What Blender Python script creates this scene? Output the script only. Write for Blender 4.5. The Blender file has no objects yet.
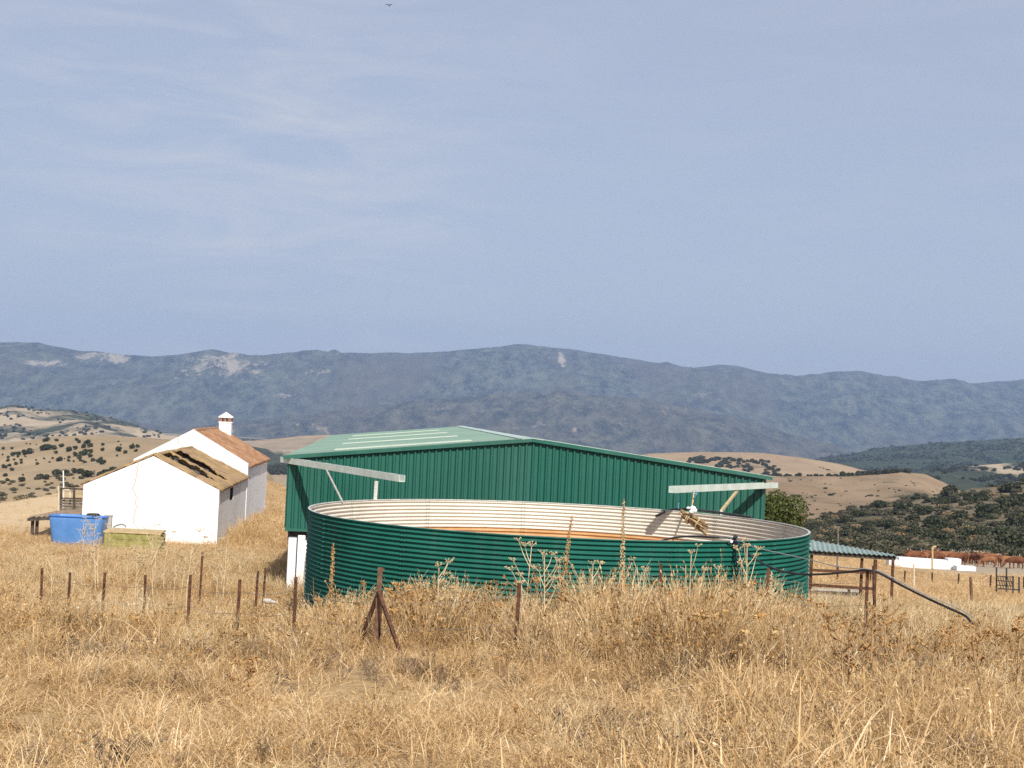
import bpy, math, random
import numpy as np
from mathutils import Vector, Matrix

R = math.radians
random.seed(11)
rng = np.random.default_rng(11)
sc = bpy.context.scene
COL = sc.collection

# ------------------------------------------------------------------ camera model
F = 1437.0
ROLL = R(2.66)
PITCH = math.atan(34 / F)
CR, SR = math.cos(ROLL), math.sin(ROLL)
CP, SP = math.cos(PITCH), math.sin(PITCH)


def P(px, py, Y):
    """world point seen at a picture position, at distance Y ahead of the camera (camera at the origin)"""
    dx, dy = px - 512.0, py - 384.0
    u = dx * CR + dy * SR
    v = -dx * SR + dy * CR
    k = v / F
    Z = Y * (SP - k * CP) / (CP + k * SP)
    X = u / F * (Y * CP + Z * SP)
    return X, Y, Z


def PV(px, py, Y):
    return Vector(P(px, py, Y))


def hor(px):
    return 418 + math.tan(ROLL) * (px - 512)


# ------------------------------------------------------------------ numpy noise
_perm = rng.permutation(512)
_perm = np.concatenate([_perm, _perm, _perm])
_ga = rng.uniform(0, 2 * np.pi, 512)


def perlin(x, y):
    x = np.asarray(x, float)
    y = np.asarray(y, float)
    xi = np.floor(x).astype(int)
    yi = np.floor(y).astype(int)
    xf, yf = x - xi, y - yi
    u = xf * xf * xf * (xf * (xf * 6 - 15) + 10)
    v = yf * yf * yf * (yf * (yf * 6 - 15) + 10)

    def g(ix, iy, dx, dy):
        a = _ga[_perm[_perm[ix % 512] + iy % 512] % 512]
        return np.cos(a) * dx + np.sin(a) * dy
    n00 = g(xi, yi, xf, yf)
    n10 = g(xi + 1, yi, xf - 1, yf)
    n01 = g(xi, yi + 1, xf, yf - 1)
    n11 = g(xi + 1, yi + 1, xf - 1, yf - 1)
    return (n00 * (1 - u) + n10 * u) * (1 - v) + (n01 * (1 - u) + n11 * u) * v


def fbm(x, y, o=5, gain=0.5):
    s, a, f = 0.0, 1.0, 1.0
    for i in range(o):
        s = s + a * perlin(x * f + 17.3 * i, y * f - 9.1 * i)
        a *= gain
        f *= 2.03
    return s


def ridged(x, y, o=5):
    s, a, f = 0.0, 1.0, 1.0
    for i in range(o):
        s = s + a * (1 - 2.2 * np.abs(perlin(x * f + 31.7 * i, y * f + 5.9 * i)))
        a *= 0.5
        f *= 2.07
    return s


def sstep(a, b, x):
    t = np.clip((np.asarray(x, float) - a) / (b - a), 0, 1)
    return t * t * (3 - 2 * t)


# ------------------------------------------------------------------ tagging and mesh helpers
def tag(o, label=None, cat=None, group=None, kind=None):
    if label:
        o['label'] = label
    if cat:
        o['category'] = cat
    if group:
        o['group'] = group
    if kind:
        o['kind'] = kind
    return o


def empty(name, loc, label=None, cat=None, group=None):
    o = bpy.data.objects.new(name, None)
    o.location = loc
    o.empty_display_size = 0.2
    COL.objects.link(o)
    return tag(o, label, cat, group)


class MB:
    def __init__(s):
        s.v, s.f, s.m = [], [], []

    def add(s, vs, fs, mi=0):
        b = len(s.v)
        s.v += [tuple(v) for v in vs]
        s.f += [tuple(i + b for i in f) for f in fs]
        s.m += [mi] * len(fs)

    def box8(s, c, mi=0):
        """8 corners: bottom 0-3 ccw, top 4-7"""
        s.add(c, [(0, 3, 2, 1), (4, 5, 6, 7), (0, 1, 5, 4), (1, 2, 6, 5), (2, 3, 7, 6), (3, 0, 4, 7)], mi)

    def box(s, x0, x1, y0, y1, z0, z1, mi=0, fr=None):
        c = [(x0, y0, z0), (x1, y0, z0), (x1, y1, z0), (x0, y1, z0), (x0, y0, z1), (x1, y0, z1), (x1, y1, z1), (x0, y1, z1)]
        if fr:
            c = [fr(*p) for p in c]
        s.box8(c, mi)

    def bar(s, p, q, w, h, mi=0, up=(0, 0, 1)):
        p, q = Vector(p), Vector(q)
        d = (q - p).normalized()
        upv = Vector(up)
        if abs(d.dot(upv)) > 0.98:
            upv = Vector((0, 1, 0))
        r = d.cross(upv).normalized()
        n = r.cross(d).normalized()
        c = []
        for e in (p, q):
            c.append([e + r * (a * w / 2) + n * (b * h / 2) for a, b in ((-1, -1), (1, -1), (1, 1), (-1, 1))])
        s.add(c[0] + c[1], [(0, 3, 2, 1), (4, 5, 6, 7), (0, 1, 5, 4), (1, 2, 6, 5), (2, 3, 7, 6), (3, 0, 4, 7)], mi)

    def tube(s, pts, rad, n=6, mi=0, cap=True):
        pts = [Vector(p) for p in pts]
        if not hasattr(rad, '__len__'):
            rad = [rad] * len(pts)
        rings = []
        pr = None
        for i, p in enumerate(pts):
            d = (pts[min(i + 1, len(pts) - 1)] - pts[max(i - 1, 0)])
            if d.length < 1e-9:
                d = Vector((0, 0, 1))
            d.normalize()
            if pr is None:
                a = Vector((0, 0, 1)) if abs(d.z) < 0.9 else Vector((1, 0, 0))
                r = d.cross(a).normalized()
            else:
                r = (pr - d * pr.dot(d))
                r = r.normalized() if r.length > 1e-6 else d.orthogonal().normalized()
            pr = r
            q = d.cross(r)
            rings.append([p + (r * math.cos(2 * math.pi * k / n) + q * math.sin(2 * math.pi * k / n)) * rad[i] for k in range(n)])
        vs = [v for r in rings for v in r]
        fs = []
        for i in range(len(pts) - 1):
            for k in range(n):
                a, b = i * n + k, i * n + (k + 1) % n
                fs.append((a, b, b + n, a + n))
        if cap:
            fs.append(tuple(range(n - 1, -1, -1)))
            fs.append(tuple(range((len(pts) - 1) * n, len(pts) * n)))
        s.add(vs, fs, mi)

    def ball(s, c, r, mi=0, sq=(1, 1, 1)):
        vs = [(0, 0, 1)]
        for j in (1, 2):
            for k in range(5):
                a = 2 * math.pi * (k + 0.5 * (j == 2)) / 5
                z = 0.447 if j == 1 else -0.447
                vs.append((0.894 * math.cos(a), 0.894 * math.sin(a), z))
        vs.append((0, 0, -1))
        fs = []
        for k in range(5):
            k2 = (k + 1) % 5
            fs += [(0, 1 + k, 1 + k2), (1 + k, 6 + k, 1 + k2), (1 + k2, 6 + k, 6 + k2), (11, 6 + k2, 6 + k)]
        s.add([(c[0] + v[0] * r * sq[0], c[1] + v[1] * r * sq[1], c[2] + v[2] * r * sq[2]) for v in vs], fs, mi)

    def mesh(s, name, mats, smooth=False):
        me = bpy.data.meshes.new(name)
        me.from_pydata(s.v, [], s.f)
        for m in (mats if isinstance(mats, (list, tuple)) else [mats]):
            me.materials.append(m)
        me.polygons.foreach_set('material_index', s.m)
        if smooth:
            me.polygons.foreach_set('use_smooth', [True] * len(s.f))
        me.update()
        return me

    def build(s, name, mats, parent=None, smooth=False, bevel=0):
        o = bpy.data.objects.new(name, s.mesh(name, mats, smooth))
        COL.objects.link(o)
        if parent is not None:
            o.parent = parent
            o.matrix_parent_inverse = Matrix.Translation(parent.location).inverted()
        if bevel:
            b = o.modifiers.new('b', 'BEVEL')
            b.width = bevel
            b.segments = 2
            b.limit_method = 'ANGLE'
        return o


def np_mesh(name, V, Q, mats, smooth=True, mi=None):
    """V (n,3), Q (m,4) or (m,3)"""
    me = bpy.data.meshes.new(name)
    V = np.ascontiguousarray(V, dtype=np.float32)
    Q = np.ascontiguousarray(Q, dtype=np.int32)
    k = Q.shape[1]
    me.vertices.add(len(V))
    me.vertices.foreach_set('co', V.ravel())
    me.loops.add(Q.size)
    me.loops.foreach_set('vertex_index', Q.ravel())
    me.polygons.add(len(Q))
    me.polygons.foreach_set('loop_start', np.arange(0, Q.size, k, dtype=np.int32))
    me.polygons.foreach_set('use_smooth', np.full(len(Q), smooth))
    for m in (mats if isinstance(mats, (list, tuple)) else [mats]):
        me.materials.append(m)
    if mi is not None:
        me.polygons.foreach_set('material_index', np.asarray(mi, dtype=np.int32))
    me.update()
    me.validate()
    return me


def grid_quads(nr, nc, wrap=False):
    r = np.arange(nr - 1)[:, None]
    c = np.arange(nc if wrap else nc - 1)[None, :]
    c2 = (c + 1) % nc
    a = r * nc + c
    b = r * nc + c2
    return np.stack([a, b, b + nc, a + nc], -1).reshape(-1, 4)


def obj(name, me, parent=None, loc=None):
    o = bpy.data.objects.new(name, me)
    COL.objects.link(o)
    if loc is not None:
        o.location = loc
    if parent is not None:
        o.parent = parent
        o.matrix_parent_inverse = Matrix.Translation(parent.location).inverted()
    return o


def rebase(o, base):
    """move a mesh object's origin to its base without moving the shape"""
    b = Vector(base)
    o.data.transform(Matrix.Translation(-b))
    o.location = b
    return o


def copy_tree(o, parent=None):
    c = o.copy()
    COL.objects.link(c)
    if parent is not None:
        c.parent = parent
    for ch in list(o.children):
        copy_tree(ch, c)
    return c


# ------------------------------------------------------------------ material helpers
class NM:
    def __init__(s, name, rough=0.8, spec=0.3, metal=0.0):
        s.m = bpy.data.materials.new(name)
        s.m.use_nodes = True
        s.nt = s.m.node_tree
        s.b = s.nt.nodes['Principled BSDF']
        s.out = s.nt.nodes['Material Output']
        s.b.inputs['Roughness'].default_value = rough
        s.b.inputs['Specular IOR Level'].default_value = spec
        s.b.inputs['Metallic'].default_value = metal

    def n(s, t, **kw):
        nd = s.nt.nodes.new(t)
        for k, v in kw.items():
            setattr(nd, k, v)
        return nd

    def l(s, a, b):
        s.nt.links.new(a, b)

    def coord(s, kind='Object'):
        if kind == 'Position':
            return s.n('ShaderNodeNewGeometry').outputs['Position']
        return s.n('ShaderNodeTexCoord').outputs[kind]

    def mapping(s, vec, scale=(1, 1, 1), rot=(0, 0, 0)):
        mp = s.n('ShaderNodeMapping')
        mp.inputs['Scale'].default_value = scale
        mp.inputs['Rotation'].default_value = rot
        s.l(vec, mp.inputs['Vector'])
        return mp.outputs['Vector']

    def noise(s, vec, scale, detail=4, rough=0.55, dist=0.0):
        nd = s.n('ShaderNodeTexNoise')
        nd.inputs['Scale'].default_value = scale
        nd.inputs['Detail'].default_value = detail
        nd.inputs['Roughness'].default_value = rough
        nd.inputs['Distortion'].default_value = dist
        s.l(vec, nd.inputs['Vector'])
        return nd.outputs['Fac']

    def voro(s, vec, scale, feature='F1', out='Distance', rnd=1.0):
        nd = s.n('ShaderNodeTexVoronoi', feature=feature)
        nd.inputs['Scale'].default_value = scale
        nd.inputs['Randomness'].default_value = rnd
        s.l(vec, nd.inputs['Vector'])
        return nd.outputs[out]

    def ramp(s, fac, stops, interp='LINEAR'):
        nd = s.n('ShaderNodeValToRGB')
        cr = nd.color_ramp
        cr.interpolation = interp
        while len(cr.elements) < len(stops):
            cr.elements.new(0.5)
        for e, (p, c) in zip(cr.elements, stops):
            e.position = p
            if not hasattr(c, '__len__'):
                c = (c, c, c)
            e.color = (c[0], c[1], c[2], 1)
        s.l(fac, nd.inputs['Fac'])
        return nd.outputs['Color']

    def mix(s, fac, a, b, mode='MIX'):
        nd = s.n('ShaderNodeMix', data_type='RGBA', blend_type=mode)
        for inp, v in ((nd.inputs[0], fac), (nd.inputs[6], a), (nd.inputs[7], b)):
            if hasattr(v, 'is_linked') or isinstance(v, bpy.types.NodeSocket):
                s.l(v, inp)
            elif hasattr(v, '__len__'):
                inp.default_value = (v[0], v[1], v[2], 1)
            else:
                inp.default_value = v
        return nd.outputs[2]

    def math(s, op, a, b=None, c=None):
        nd = s.n('ShaderNodeMath', operation=op)
        for i, v in enumerate((a, b, c)):
            if v is None:
                continue
            if isinstance(v, bpy.types.NodeSocket):
                s.l(v, nd.inputs[i])
            else:
                nd.inputs[i].default_value = v
        return nd.outputs[0]

    def sep(s, vec):
        nd = s.n('ShaderNodeSeparateXYZ')
        s.l(vec, nd.inputs[0])
        return nd.outputs

    def color(s, c):
        if isinstance(c, bpy.types.NodeSocket):
            s.l(c, s.b.inputs['Base Color'])
        else:
            s.b.inputs['Base Color'].default_value = (c[0], c[1], c[2], 1)
        return s

    def bump(s, h, strength=0.5, dist=0.02):
        nd = s.n('ShaderNodeBump')
        nd.inputs['Strength'].default_value = strength
        nd.inputs['Distance'].default_value = dist
        s.l(h, nd.inputs['Height'])
        s.l(nd.outputs['Normal'], s.b.inputs['Normal'])
        return s


def plain(name, a, b, scale=3.0, rough=0.7, spec=0.3, metal=0.0, bump=0.0, detail=5, lo=0.35, hi=0.65):
    m = NM(name, rough, spec, metal)
    v = m.coord()
    f = m.noise(v, scale, detail)
    m.color(m.ramp(f, [(lo, a), (hi, b)]))
    if bump:
        m.bump(m.noise(v, scale * 6, 4), 0.6, bump)
    return m.m


# ------------------------------------------------------------------ materials
STRAW_HI = (0.56, 0.37, 0.165)


def make_ground_mat():
    m = NM('dry_ground', 0.95, 0.1)
    v = m.coord('Position')
    big = m.noise(v, 0.22, 5)
    fine = m.noise(v, 9.0, 8, 0.7)
    st = m.noise(m.mapping(v, (30, 6, 10), (0, 0, 0.6)), 1.6, 6, 0.7, 1.5)
    c1 = m.ramp(fine, [(0.30, (0.22, 0.135, 0.06)), (0.5, (0.47, 0.315, 0.15)), (0.72, (0.68, 0.49, 0.27))])
    c2 = m.ramp(st, [(0.32, (0.27, 0.17, 0.075)), (0.55, (0.50, 0.34, 0.165)), (0.75, (0.70, 0.52, 0.30))])
    c = m.mix(0.55, c1, c2)
    dirt = m.ramp(big, [(0.42, 0.0), (0.62, 0.55)])
    c = m.mix(dirt, c, (0.46, 0.32, 0.18))
    xyz = m.sep(v)
    yard = m.math('MULTIPLY', m.ramp(m.math('MULTIPLY', m.math('ADD', m.math('MULTIPLY', xyz[1], -0.29), m.math('MULTIPLY', xyz[0], -1.0)), 0.3), [(0.0, 0.0), (0.4, 0.8)]), m.ramp(m.math('MULTIPLY', xyz[1], 0.01), [(0.58, 0.0), (0.66, 1.0)]))
    c = m.mix(yard, c, (0.62, 0.47, 0.29))
    far = m.ramp(m.math('MULTIPLY', xyz[1], 0.005), [(0.60, 0.0), (0.66, 1.0)])
    side = m.ramp(m.math('MULTIPLY', m.math('SUBTRACT', xyz[0], m.math('MULTIPLY', xyz[1], 0.275)), 0.05), [(0.0, 0.0), (0.2, 1.0)])
    c = m.mix(m.math('MULTIPLY', far, side), c, m.ramp(fine, [(0.3, (0.32, 0.25, 0.17)), (0.7, (0.47, 0.375, 0.265))]))
    m.color(c)
    m.bump(fine, 0.8, 0.05)
    return m.m


M = {}
M['ground'] = make_ground_mat()


def hill_mat(name, tan_a, tan_b, scrub, s_patch, s_fine, lo, hi, track=0.0, detail=0.25):
    m = NM(name, 0.95, 0.05)
    v = m.mapping(m.coord('Position'), (1, 0.4, 1))
    f = m.noise(v, s_fine, 6, 0.6)
    g = m.noise(v, s_fine * 0.18, 4, 0.55)
    t = m.ramp(f, [(0.3, tan_a), (0.7, tan_b)])
    t = m.mix(m.ramp(g, [(0.4, 0.0), (0.65, detail)]), t, tuple(0.72 * c for c in tan_a))
    p = m.noise(v, s_patch, 7, 0.62, 0.6)
    msk = m.ramp(p, [(lo, 0.0), (hi, 1.0)])
    sc_c = m.ramp(m.noise(v, s_fine * 2.2, 5, 0.7), [(0.3, tuple(0.6 * c for c in scrub)), (0.7, tuple(1.5 * c for c in scrub))])
    c = m.mix(msk, t, sc_c)
    m.color(c)
    return m.m


TAN_A, TAN_B = (0.29, 0.215, 0.125), (0.41, 0.305, 0.185)
M['hill_left'] = hill_mat('tan_hill_left', TAN_A, TAN_B, (0.09, 0.085, 0.045), 0.012, 0.05, 0.62, 0.72)
M['hill_right'] = hill_mat('tan_hill_right', (0.245, 0.168, 0.098), (0.35, 0.25, 0.155), (0.10, 0.09, 0.05), 0.016, 0.06, 0.56, 0.66)
M['hill_field'] = hill_mat('stubble_field', (0.32, 0.225, 0.135), (0.45, 0.325, 0.20), (0.10, 0.085, 0.05), 0.008, 0.03, 0.57, 0.64)
M['hill_patchy'] = hill_mat('patchy_hill', (0.40, 0.31, 0.20), (0.52, 0.41, 0.27), (0.05, 0.058, 0.034), 0.0045, 0.02, 0.40, 0.47)
M['hill_dark'] = hill_mat('wooded_hill', (0.36, 0.29, 0.19), (0.50, 0.40, 0.27), (0.042, 0.055, 0.03), 0.0040, 0.025, 0.36, 0.42)
M['valley'] = hill_mat('valley_scrub', (0.30, 0.23, 0.14), (0.42, 0.31, 0.19), (0.05, 0.06, 0.032), 0.005, 0.03, 0.44, 0.52)
M['scrub_soil'] = hill_mat('scrub_soil', (0.17, 0.135, 0.085), (0.26, 0.20, 0.125), (0.06, 0.06, 0.035), 0.08, 0.25, 0.42, 0.62)


def mountain_mat(name, base_a, base_b, rock, lo, hi, brown, zones=()):
    m = NM(name, 0.95, 0.05)
    v = m.coord('Position')
    vs = m.mapping(v, (1, 0.22, 1.3))
    f = m.noise(vs, 0.014, 9, 0.8)
    g = m.noise(vs, 0.0016, 5, 0.6)
    c = m.ramp(f, [(0.40, base_a), (0.60, base_b)])
    c = m.mix(m.ramp(g, [(0.45, 0.0), (0.68, 0.75)]), c, brown)
    p = m.noise(vs, 0.0085, 9, 0.8, 0.5)
    x, y, z = m.sep(v)
    for px, py, Y, rx, rz, k in zones:       # bare rock faces and cuttings
        X0, _, Z0 = P(px, py, Y)
        dx = m.math('DIVIDE', m.math('SUBTRACT', x, X0), rx * Y / F)
        dz = m.math('DIVIDE', m.math('SUBTRACT', z, Z0), rz * Y / F)
        d2 = m.math('ADD', m.math('MULTIPLY', dx, dx), m.math('MULTIPLY', dz, dz))
        p = m.math('ADD', p, m.math('MULTIPLY', m.math('MAXIMUM', m.math('SUBTRACT', 1.0, d2), 0.0), k))
    c = m.mix(m.ramp(p, [(lo, 0.0), (hi, 0.7)]), c, rock)
    m.color(c)
    return m.m


M['mountain'] = mountain_mat('mountain_scrub', (0.006, 0.012, 0.009), (0.115, 0.125, 0.082), (0.44, 0.37, 0.28), 0.62, 0.70, (0.085, 0.072, 0.048),
                             [(222, 366, 7700, 54, 21, 0.17), (100, 356, 7700, 38, 10, 0.19), (60, 366, 7700, 28, 7, 0.18), (285, 392, 7600, 40, 8, 0.07), (330, 372, 7900, 30, 8, 0.06), (560, 360, 8400, 5, 12, 0.20), (560, 371, 8400, 12, 4, 0.12), (450, 362, 8300, 20, 6, 0.07), (690, 398, 8400, 26, 6, 0.07), (800, 412, 8600, 30, 7, 0.05)])
M['spur'] = mountain_mat('foothill_scrub', (0.009, 0.014, 0.009), (0.125, 0.115, 0.072), (0.46, 0.36, 0.25), 0.61, 0.69, (0.095, 0.078, 0.052),
                         [(570, 428, 5400, 110, 10, 0.07), (730, 436, 5300, 40, 10, 0.08), (430, 412, 5500, 60, 10, 0.05), (300, 430, 5400, 50, 8, 0.06)])


def leaf_mat(name, a, b, trans=0.25, rough=0.6):
    m = NM(name, rough, 0.25)
    nd = m.n('ShaderNodeNewGeometry')
    c = m.ramp(nd.outputs['Random Per Island'], [(0.0, a), (1.0, b)])
    m.color(c)
    tr = m.n('ShaderNodeBsdfTranslucent')
    m.l(c, tr.inputs['Color'])
    mx = m.n('ShaderNodeMixShader')
    mx.inputs[0].default_value = trans
    m.l(m.b.outputs[0], mx.inputs[1])
    m.l(tr.outputs[0], mx.inputs[2])
    m.l(mx.outputs[0], m.out.inputs['Surface'])
    return m.m


M['oak'] = leaf_mat('oak_leaves', (0.022, 0.030, 0.012), (0.078, 0.082, 0.034))
M['shrub'] = leaf_mat('shrub_leaves', (0.05, 0.05, 0.026), (0.175, 0.155, 0.09))
M['shrub_dry'] = leaf_mat('dry_shrub_leaves', (0.22, 0.15, 0.075), (0.36, 0.26, 0.14))
M['fig'] = leaf_mat('broadleaf', (0.05, 0.068, 0.016), (0.135, 0.155, 0.04), 0.35)
M['bark'] = plain('bark', (0.06, 0.045, 0.03), (0.14, 0.11, 0.075), 6, 0.9, 0.1, bump=0.02)


def straw_mat(name, lo, mid, hi, trans=0.3):
    m = NM(name, 0.75, 0.2)
    at = m.n('ShaderNodeAttribute', attribute_type='INSTANCER', attribute_name='tint')
    nd = m.n('ShaderNodeNewGeometry')
    k = m.math('ADD', m.math('MULTIPLY', nd.outputs['Random Per Island'], 0.55), m.math('MULTIPLY', at.outputs['Fac'], 0.45))
    c = m.ramp(k, [(0.05, lo), (0.5, mid), (0.95, hi)])
    m.color(c)
    tr = m.n('ShaderNodeBsdfTranslucent')
    m.l(c, tr.inputs['Color'])
    mx = m.n('ShaderNodeMixShader')
    mx.inputs[0].default_value = trans
    m.l(m.b.outputs[0], mx.inputs[1])
    m.l(tr.outputs[0], mx.inputs[2])
    m.l(mx.outputs[0], m.out.inputs['Surface'])
    return m.m


M['straw'] = straw_mat('straw', (0.20, 0.105, 0.038), (0.67, 0.45, 0.215), (0.94, 0.77, 0.50))
M['weed'] = straw_mat('dead_weed', (0.16, 0.085, 0.035), (0.42, 0.255, 0.105), (0.66, 0.48, 0.26), 0.2)
M['twig'] = straw_mat('dark_twig', (0.05, 0.034, 0.024), (0.17, 0.115, 0.075), (0.40, 0.30, 0.20), 0.1)
M['head'] = straw_mat('seed_head', (0.17, 0.085, 0.03), (0.42, 0.235, 0.08), (0.62, 0.42, 0.19), 0.1)
M['pale_w'] = straw_mat('pale_weed', (0.40, 0.28, 0.14), (0.62, 0.48, 0.28), (0.82, 0.70, 0.48), 0.15)
M['pale_stem'] = plain('pale_dry_stem', (0.50, 0.38, 0.22), (0.68, 0.55, 0.36), 9, 0.8, 0.15)
M['brown_stem'] = plain('brown_dry_stem', (0.27, 0.16, 0.075), (0.50, 0.33, 0.17), 9, 0.8, 0.15)
M['seed'] = plain('brown_seed', (0.22, 0.115, 0.045), (0.52, 0.32, 0.14), 14, 0.85, 0.1)
M['grey_stem'] = plain('grey_dry_stem', (0.40, 0.35, 0.29), (0.60, 0.54, 0.45), 9, 0.8, 0.15)


def tank_green():
    m = NM('green_tank_paint', 0.6, 0.05)
    v = m.coord()
    f = m.noise(v, 1.3, 5)
    c = m.ramp(f, [(0.35, (0.009, 0.092, 0.068)), (0.65, (0.017, 0.128, 0.097))])
    st = m.noise(m.mapping(v, (5, 5, 0.25)), 1.0, 5, 0.6)
    c = m.mix(m.ramp(st, [(0.55, 0.0), (0.75, 0.25)]), c, (0.16, 0.17, 0.13))
    z = m.sep(v)[2]
    low = m.ramp(m.math('ADD', z, m.math('MULTIPLY', m.noise(v, 3.0, 4), 0.5)), [(0.25, 0.35), (0.85, 0.0)])
    c = m.mix(low, c, (0.20, 0.15, 0.09))
    x, y, _z = m.sep(v)
    ang = m.math('ADD', m.math('MULTIPLY', m.math('ARCTAN2', y, x), 13 / (2 * math.pi)), 20 - 13 * R(-90 - 34.2) / (2 * math.pi))
    tier = m.math('GREATER_THAN', z, (TZ1 - TZ0) * 0.5 if False else 1.03)
    sid = m.math('ADD', m.math('FLOOR', m.math('ADD', ang, m.math('MULTIPLY', m.math('SUBTRACT', 1.0, tier), 0.5))), m.math('MULTIPLY', tier, 57.0))
    wn = m.n('ShaderNodeTexWhiteNoise', noise_dimensions='1D')
    m.l(sid, wn.inputs['W'])
    c = m.mix(m.math('MULTIPLY', wn.outputs['Value'], 0.22), c, (0.035, 0.13, 0.11))
    run = m.noise(m.mapping(v, (9, 9, 0.5)), 1.0, 6, 0.7)
    c = m.mix(m.ramp(run, [(0.60, 0.0), (0.74, 0.30)]), c, (0.17, 0.14, 0.10))
    m.color(c)
    m.l(m.ramp(f, [(0.3, 0.52), (0.7, 0.70)]), m.b.inputs['Roughness'])
    return m.m


def tank_inner():
    m = NM('white_tank_lining', 0.5, 0.35)
    v = m.coord()
    z = m.sep(v)[2]
    d = m.noise(m.mapping(v, (3, 3, 0.8)), 1.0, 5)
    zz = m.math('ADD', z, m.math('MULTIPLY', m.math('SUBTRACT', d, 0.5), 0.10))
    up = m.mix(m.ramp(d, [(0.4, 0.0), (0.8, 0.5)]), (0.68, 0.64, 0.555), (0.52, 0.46, 0.37))
    rust = m.ramp(m.noise(m.mapping(v, (1.5, 1.5, 6)), 1.6, 6), [(0.3, (0.44, 0.23, 0.09)), (0.7, (0.62, 0.37, 0.18))])
    f = m.math('GREATER_THAN', zz, 1.455)
    soft = m.ramp(m.math('MULTIPLY', m.math('SUBTRACT', zz, 1.36), 4.0), [(0.30, 0.0), (0.42, 1.0)])
    c = m.mix(soft, rust, up)
    m.color(c)
    return m.m


M['tank_out'] = tank_green()
M['tank_in'] = tank_inner()
M['tank_rim'] = plain('rim_steel', (0.40, 0.40, 0.36), (0.62, 0.60, 0.55), 6, 0.5, 0.4)
M['bolt'] = plain('zinc_bolt', (0.03, 0.12, 0.095), (0.08, 0.19, 0.155), 20, 0.45, 0.5)
M['rust_floor'] = plain('rusty_floor', (0.24, 0.13, 0.06), (0.38, 0.24, 0.12), 2, 0.9, 0.2)


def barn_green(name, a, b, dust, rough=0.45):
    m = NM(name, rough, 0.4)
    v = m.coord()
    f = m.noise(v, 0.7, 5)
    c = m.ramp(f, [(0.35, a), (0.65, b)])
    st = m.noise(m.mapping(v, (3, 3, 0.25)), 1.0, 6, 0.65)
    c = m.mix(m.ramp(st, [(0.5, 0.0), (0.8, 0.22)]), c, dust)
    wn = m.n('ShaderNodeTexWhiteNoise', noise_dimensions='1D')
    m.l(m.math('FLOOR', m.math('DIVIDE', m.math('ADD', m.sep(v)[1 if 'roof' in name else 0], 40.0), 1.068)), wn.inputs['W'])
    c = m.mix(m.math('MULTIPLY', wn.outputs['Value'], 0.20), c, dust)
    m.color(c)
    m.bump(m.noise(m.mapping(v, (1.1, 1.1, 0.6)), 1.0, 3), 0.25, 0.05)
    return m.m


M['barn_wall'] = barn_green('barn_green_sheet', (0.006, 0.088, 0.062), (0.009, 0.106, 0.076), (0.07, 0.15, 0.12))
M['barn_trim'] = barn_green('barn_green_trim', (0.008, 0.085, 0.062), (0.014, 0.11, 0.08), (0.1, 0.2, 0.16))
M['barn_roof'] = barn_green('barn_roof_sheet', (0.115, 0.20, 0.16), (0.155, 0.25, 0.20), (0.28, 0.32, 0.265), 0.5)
M['skylight'] = plain('translucent_sheet', (0.50, 0.58, 0.44), (0.62, 0.68, 0.54), 2, 0.5, 0.4)
M['ridge_cap'] = plain('glare_ridge_cap', (0.36, 0.46, 0.40), (0.50, 0.58, 0.52), 2, 0.5, 0.4)  # pale tone paints glare along the ridge and right verge
M['galv'] = plain('galvanised_gutter', (0.50, 0.57, 0.50), (0.66, 0.72, 0.66), 3, 0.45, 0.5)
M['white_post'] = plain('white_painted_post', (0.66, 0.68, 0.72), (0.78, 0.79, 0.82), 3, 0.6, 0.3)
M['concrete'] = plain('grey_concrete', (0.36, 0.33, 0.29), (0.48, 0.45, 0.40), 3, 0.9, 0.1, bump=0.01)
M['white_conc'] = plain('white_concrete', (0.74, 0.73, 0.70), (0.84, 0.83, 0.81), 1.2, 0.85, 0.15)
M['rust'] = plain('rusty_iron', (0.045, 0.022, 0.014), (0.14, 0.066, 0.038), 14, 0.85, 0.2, bump=0.004)
M['rust_brown'] = plain('brown_rusty_steel', (0.10, 0.055, 0.035), (0.22, 0.125, 0.08), 10, 0.85, 0.2)  # paler, browner tone than the plain rusty iron
M['dark_iron'] = plain('dark_iron', (0.02, 0.018, 0.017), (0.06, 0.05, 0.045), 10, 0.7, 0.3)
M['wire'] = plain('fence_wire', (0.20, 0.16, 0.12), (0.34, 0.29, 0.23), 8, 0.5, 0.4, metal=0.3)
M['hose_black'] = plain('black_hose', (0.012, 0.013, 0.016), (0.035, 0.036, 0.042), 6, 0.4, 0.5)
M['hose_grey'] = plain('grey_pipe', (0.22, 0.225, 0.225), (0.34, 0.34, 0.335), 6, 0.5, 0.4)
M['rope_blue'] = plain('blue_twine', (0.10, 0.28, 0.40), (0.22, 0.42, 0.52), 20, 0.8, 0.2)
M['rope_tan'] = plain('tan_rope', (0.42, 0.30, 0.16), (0.62, 0.48, 0.30), 20, 0.85, 0.2)
M['rag'] = plain('white_rag', (0.62, 0.64, 0.68), (0.78, 0.79, 0.80), 12, 0.9, 0.1)
M['stick'] = plain('weathered_sticks', (0.19, 0.12, 0.06), (0.46, 0.32, 0.17), 10, 0.9, 0.1, bump=0.01)
M['blue_plastic'] = plain('blue_plastic', (0.075, 0.20, 0.47), (0.11, 0.26, 0.56), 1.6, 0.45, 0.4)
M['blue_dark'] = plain('dark_blue_plastic', (0.02, 0.10, 0.38), (0.03, 0.14, 0.46), 2, 0.45, 0.4)
M['green_board'] = plain('mossy_green_board', (0.21, 0.195, 0.065), (0.34, 0.31, 0.12), 5, 0.85, 0.15, bump=0.01)
M['tan_board'] = plain('bleached_board', (0.42, 0.31, 0.16), (0.56, 0.43, 0.25), 6, 0.85, 0.15)
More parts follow.
